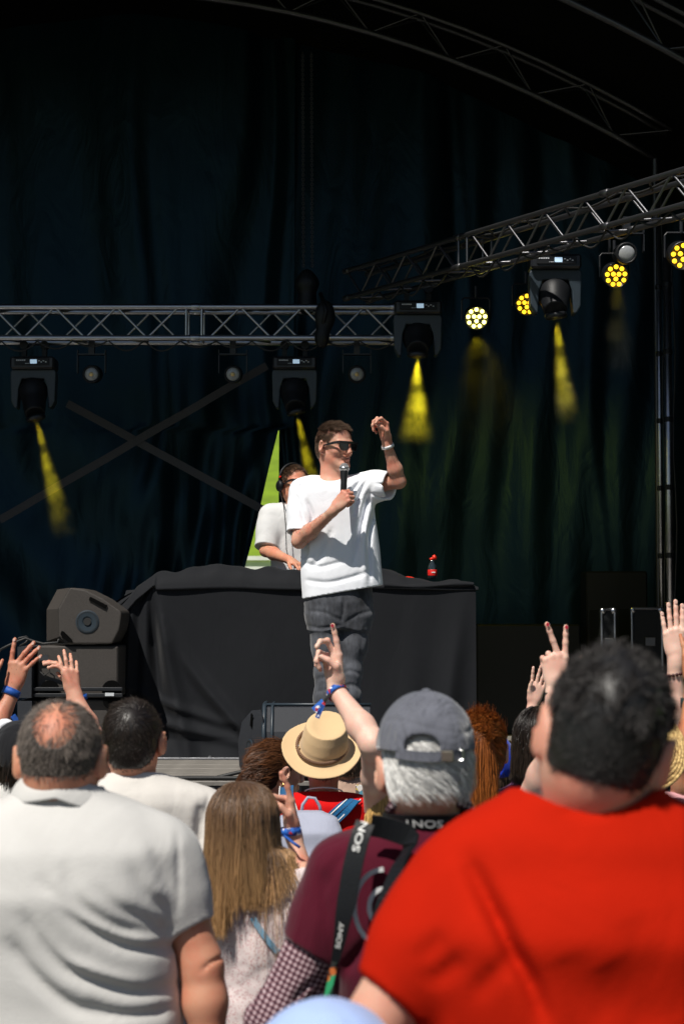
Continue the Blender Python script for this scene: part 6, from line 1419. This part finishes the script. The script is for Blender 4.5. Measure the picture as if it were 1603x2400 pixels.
# straps
BK = simple('black_nylon', (.008, .009, .011), .5, bump=.1, bscale=200, spec=.25)
def textmesh(s_):
    cu = bpy.data.curves.new('lettering', 'FONT'); cu.body = s_; cu.size = 1; cu.align_x = 'CENTER'; cu.align_y = 'CENTER'; cu.offset = .012; o = bpy.data.objects.new('lettering', cu); COL.objects.link(o); bpy.context.view_layer.update()
    me = o.to_mesh(); V = np.array([v.co[:] for v in me.vertices]); F = [tuple(p_.vertices) for p_ in me.polygons]; o.to_mesh_clear(); bpy.data.objects.remove(o); bpy.data.curves.remove(cu); return V, F
TXV, TXF = textmesh('SONY')
def strap_text(g, side, s0, size, parent, flip=1, off=.004, wide=1.5):
    """the maker's word printed along a strap through points g at arc fraction s0"""
    g = polyint(g, 60); seg = np.r_[0, np.cumsum(np.linalg.norm(np.diff(g, axis=0), axis=1))]; V = []
    for v in TXV:
        s_ = s0*seg[-1] + flip*v[0]*size*wide; p_ = np.array([np.interp(s_, seg, g[:, k]) for k in range(3)]); q_ = np.array([np.interp(s_ + .004, seg, g[:, k]) for k in range(3)]); t = nrm(q_ - p_); sd_ = nrm(np.array(side) - t*np.dot(side, t)); n_ = np.cross(t, sd_); n_ = n_ if n_[1] < 0 else -n_
        V.append(p_ + sd_*flip*v[1]*size + n_*off)
    return mk('strap_lettering', V, TXF, M['whitepaint'], parent, smooth=False)
ks = empty('camera_strap', tuple(P(830, 1900, Y - .15)), 'black camera strap with white lettering hanging down the back of the maroon t-shirt', 'strap')
px = [(838, 1886), (824, 1925), (808, 1990), (796, 2060), (786, 2110), (778, 2160), (768, 2205)]
g = np.array([P(a, b, Y - .17 - .02*math.sin(k*.5)) for k, (a, b) in enumerate(px)]); o = MB().ribbon(polyint(g, 30), (1, -.25, .15), [.038]*16 + [.038 - .0018*k for k in range(14)], .003).build('webbing', BK, ks)
strap_text(g, (1, -.25, .15), .07, .020, ks, flip=-1); strap_text(g, (1, -.25, .15), .80, .013, ks, flip=-1)
g2 = np.array([P(a, b, Y - .16) for a, b in ((768, 2205), (758, 2250), (748, 2300), (738, 2360))]); MB().ribbon(polyint(g2, 12), (1, -.2, .1), .013, .003).build('cord', multi('green_and_black_cord', [(.02, .3, .12), (.01, .01, .01), (.5, .12, .02), (.01, .08, .04)], 60), ks)
g = [(i['x'] + .094*math.cos(a), Y + .002 + .096*math.sin(a), i['zc'] - .016 + .02*math.sin(a)*-.3) for a in np.linspace(math.pi*.9, math.pi*2.1, 24)]
MB().ribbon(g, (0, -.35, 1), .030, .003).build('neck_webbing', BK, ks); strap_text(g, (0, -.35, 1), .45, .022, ks, flip=-1, wide=1.35)
g = np.array([P(a, b, Y - d) for a, b, d in ((850, 1892, .13), (890, 1900, .135), (940, 1925, .15), (915, 1985, .165), (890, 2060, .17), (870, 2140, .16))]); MB().ribbon(polyint(g, 24), (.5, -.3, .7), .045, .005).build('shoulder_webbing', BK, ks)
m = MB(); c = P(878, 2080, Y - .155)
for rr, a0, a1 in ((.058, .35, 2*math.pi - .35), (.028, .2, 2*math.pi)):
    m.ribbon([c + (rr*.95*math.cos(a), 0, rr*1.25*math.sin(a)) for a in np.linspace(a0 + 1.2, a1 + 1.2, 26)], [(math.cos(a), 0, math.sin(a)) for a in np.linspace(a0 + 1.2, a1 + 1.2, 26)], .009, .0016)
for z in (-.012, 0, .012): m.ribbon([c + (-.012, 0, z), c + (.012, 0, z)], (0, 0, 1), .004, .0016)
m.build('back_print', simple('white_print', (.7, .7, .7), .7), e, kind=None)
# --- man in the red t-shirt
Y = 2.4
fl = lambda *q: np.array([P(a, b, Y - .14) for a, b in q])
zc_ = P(1345, 1838, Y)[2]; xp = P(1345, 1838, Y)[0]
rp_ = [(zc_ + .06, xp, Y + .01, .070, .06), (zc_ + .035, xp, Y, .080, .07), (zc_ + .012, xp, Y, .096, .078), (zc_ - .008, xp, Y, .138, .085), (zc_ - .022, xp, Y, .166, .095), (zc_ - .045, xp, Y, .184, .11), (zc_ - .075, xp, Y, .202, .12), (zc_ - .11, xp, Y - .01, .216, .13), (zc_ - .16, xp, Y - .02, .235, .14), (zc_ - .28, xp, Y - .01, .215, .14), (zc_ - .42, xp, Y, .20, .14), (zc_ - .6, xp, Y, .205, .15), (zc_ - .72, xp, Y, .21, .15)]
shp = P(1056, 2058, Y); elp = P(826, 2400, Y - .04)
i = person('big man with short curly black hair in a bright red t-shirt, front right', 1386, 1697, Y, nape=1838, sw=.27, skin='rosy', hs=1.05, wide=.90, roll=15, yaw=9, shirt=1, xc=1345, rws=rp_, neck=.058, hem=.70, wave=.0012, collar=.008, crx=.078, cup=-.012, ctilt=.25, dip=5,
           arms={'L': dict(sh=shp, el=elp, wr=P(880, 2780, Y + .05), fat=1.05, sleeve=0), 'R': dict(sh=P(1705, 1975, Y), el=P(1790, 2395, Y), wr=P(1800, 2780, Y + .05), fat=1.05, sleeve=.65)},
           folds=[(fl((1080, 1990), (1139, 2106), (1176, 2185), (1218, 2261), (1249, 2346)), .013, .019), (fl((1180, 2190), (1135, 2230), (1090, 2290)), .012, .004), (fl((1380, 2200), (1430, 2290), (1480, 2380)), .03, .006), (fl((1440, 2100), (1480, 2220), (1530, 2350)), .03, .006), (fl((1300, 1872), (1350, 1878), (1410, 1878)), .005, .005), (fl((1290, 2180), (1330, 2260), (1390, 2340)), .03, .005), (fl((1020, 2150), (980, 2200), (950, 2215)), .012, .006), (fl((1060, 2200), (1010, 2250), (960, 2262)), .012, .006)])
T = i['T']; e = i['e']; T.cone(shp, shp + (elp - shp)*.35, .066, .066, .05); T.cone(shp + (elp - shp)*.2, shp + (elp - shp)*.66, .066, .056, .03, flat=True)
i['S'].build('body', .005, SK['rosy'], e); T.build('t_shirt', .0065, red1, e); trousers(e, xp, Y, zc_ - .62, DARKT, SHOE, w=.20)
hair(i['H'], e, HM['black'], n=13000, length=lambda l: np.where(l[:, 2] > .035, .026, .007), lift=.75, curl=1.1, seg=4, width=.0007, mess=.5, clump=.7, cap=.004, mask=lambda l: haircut(l, nape=-.046), h=.0045)
# --- light blue cap in front
i = person('person in a light blue cap, bottom centre, very close to the camera', 748, 2578, 2.2, nape=2750, hs=1.12, sw=.19, skin='pale', shirt=1, h=.01, arms={})
finish(i, white3, 'pale', h=.009, hsh=.012); capmesh(i['H'], i['e'], fabric('light_blue_twill', (.36, .48, .78), wr=.1), brim=1, th=.018, h=.006)
for me in list(bpy.data.meshes):
    if me.users == 0: bpy.data.meshes.remove(me)
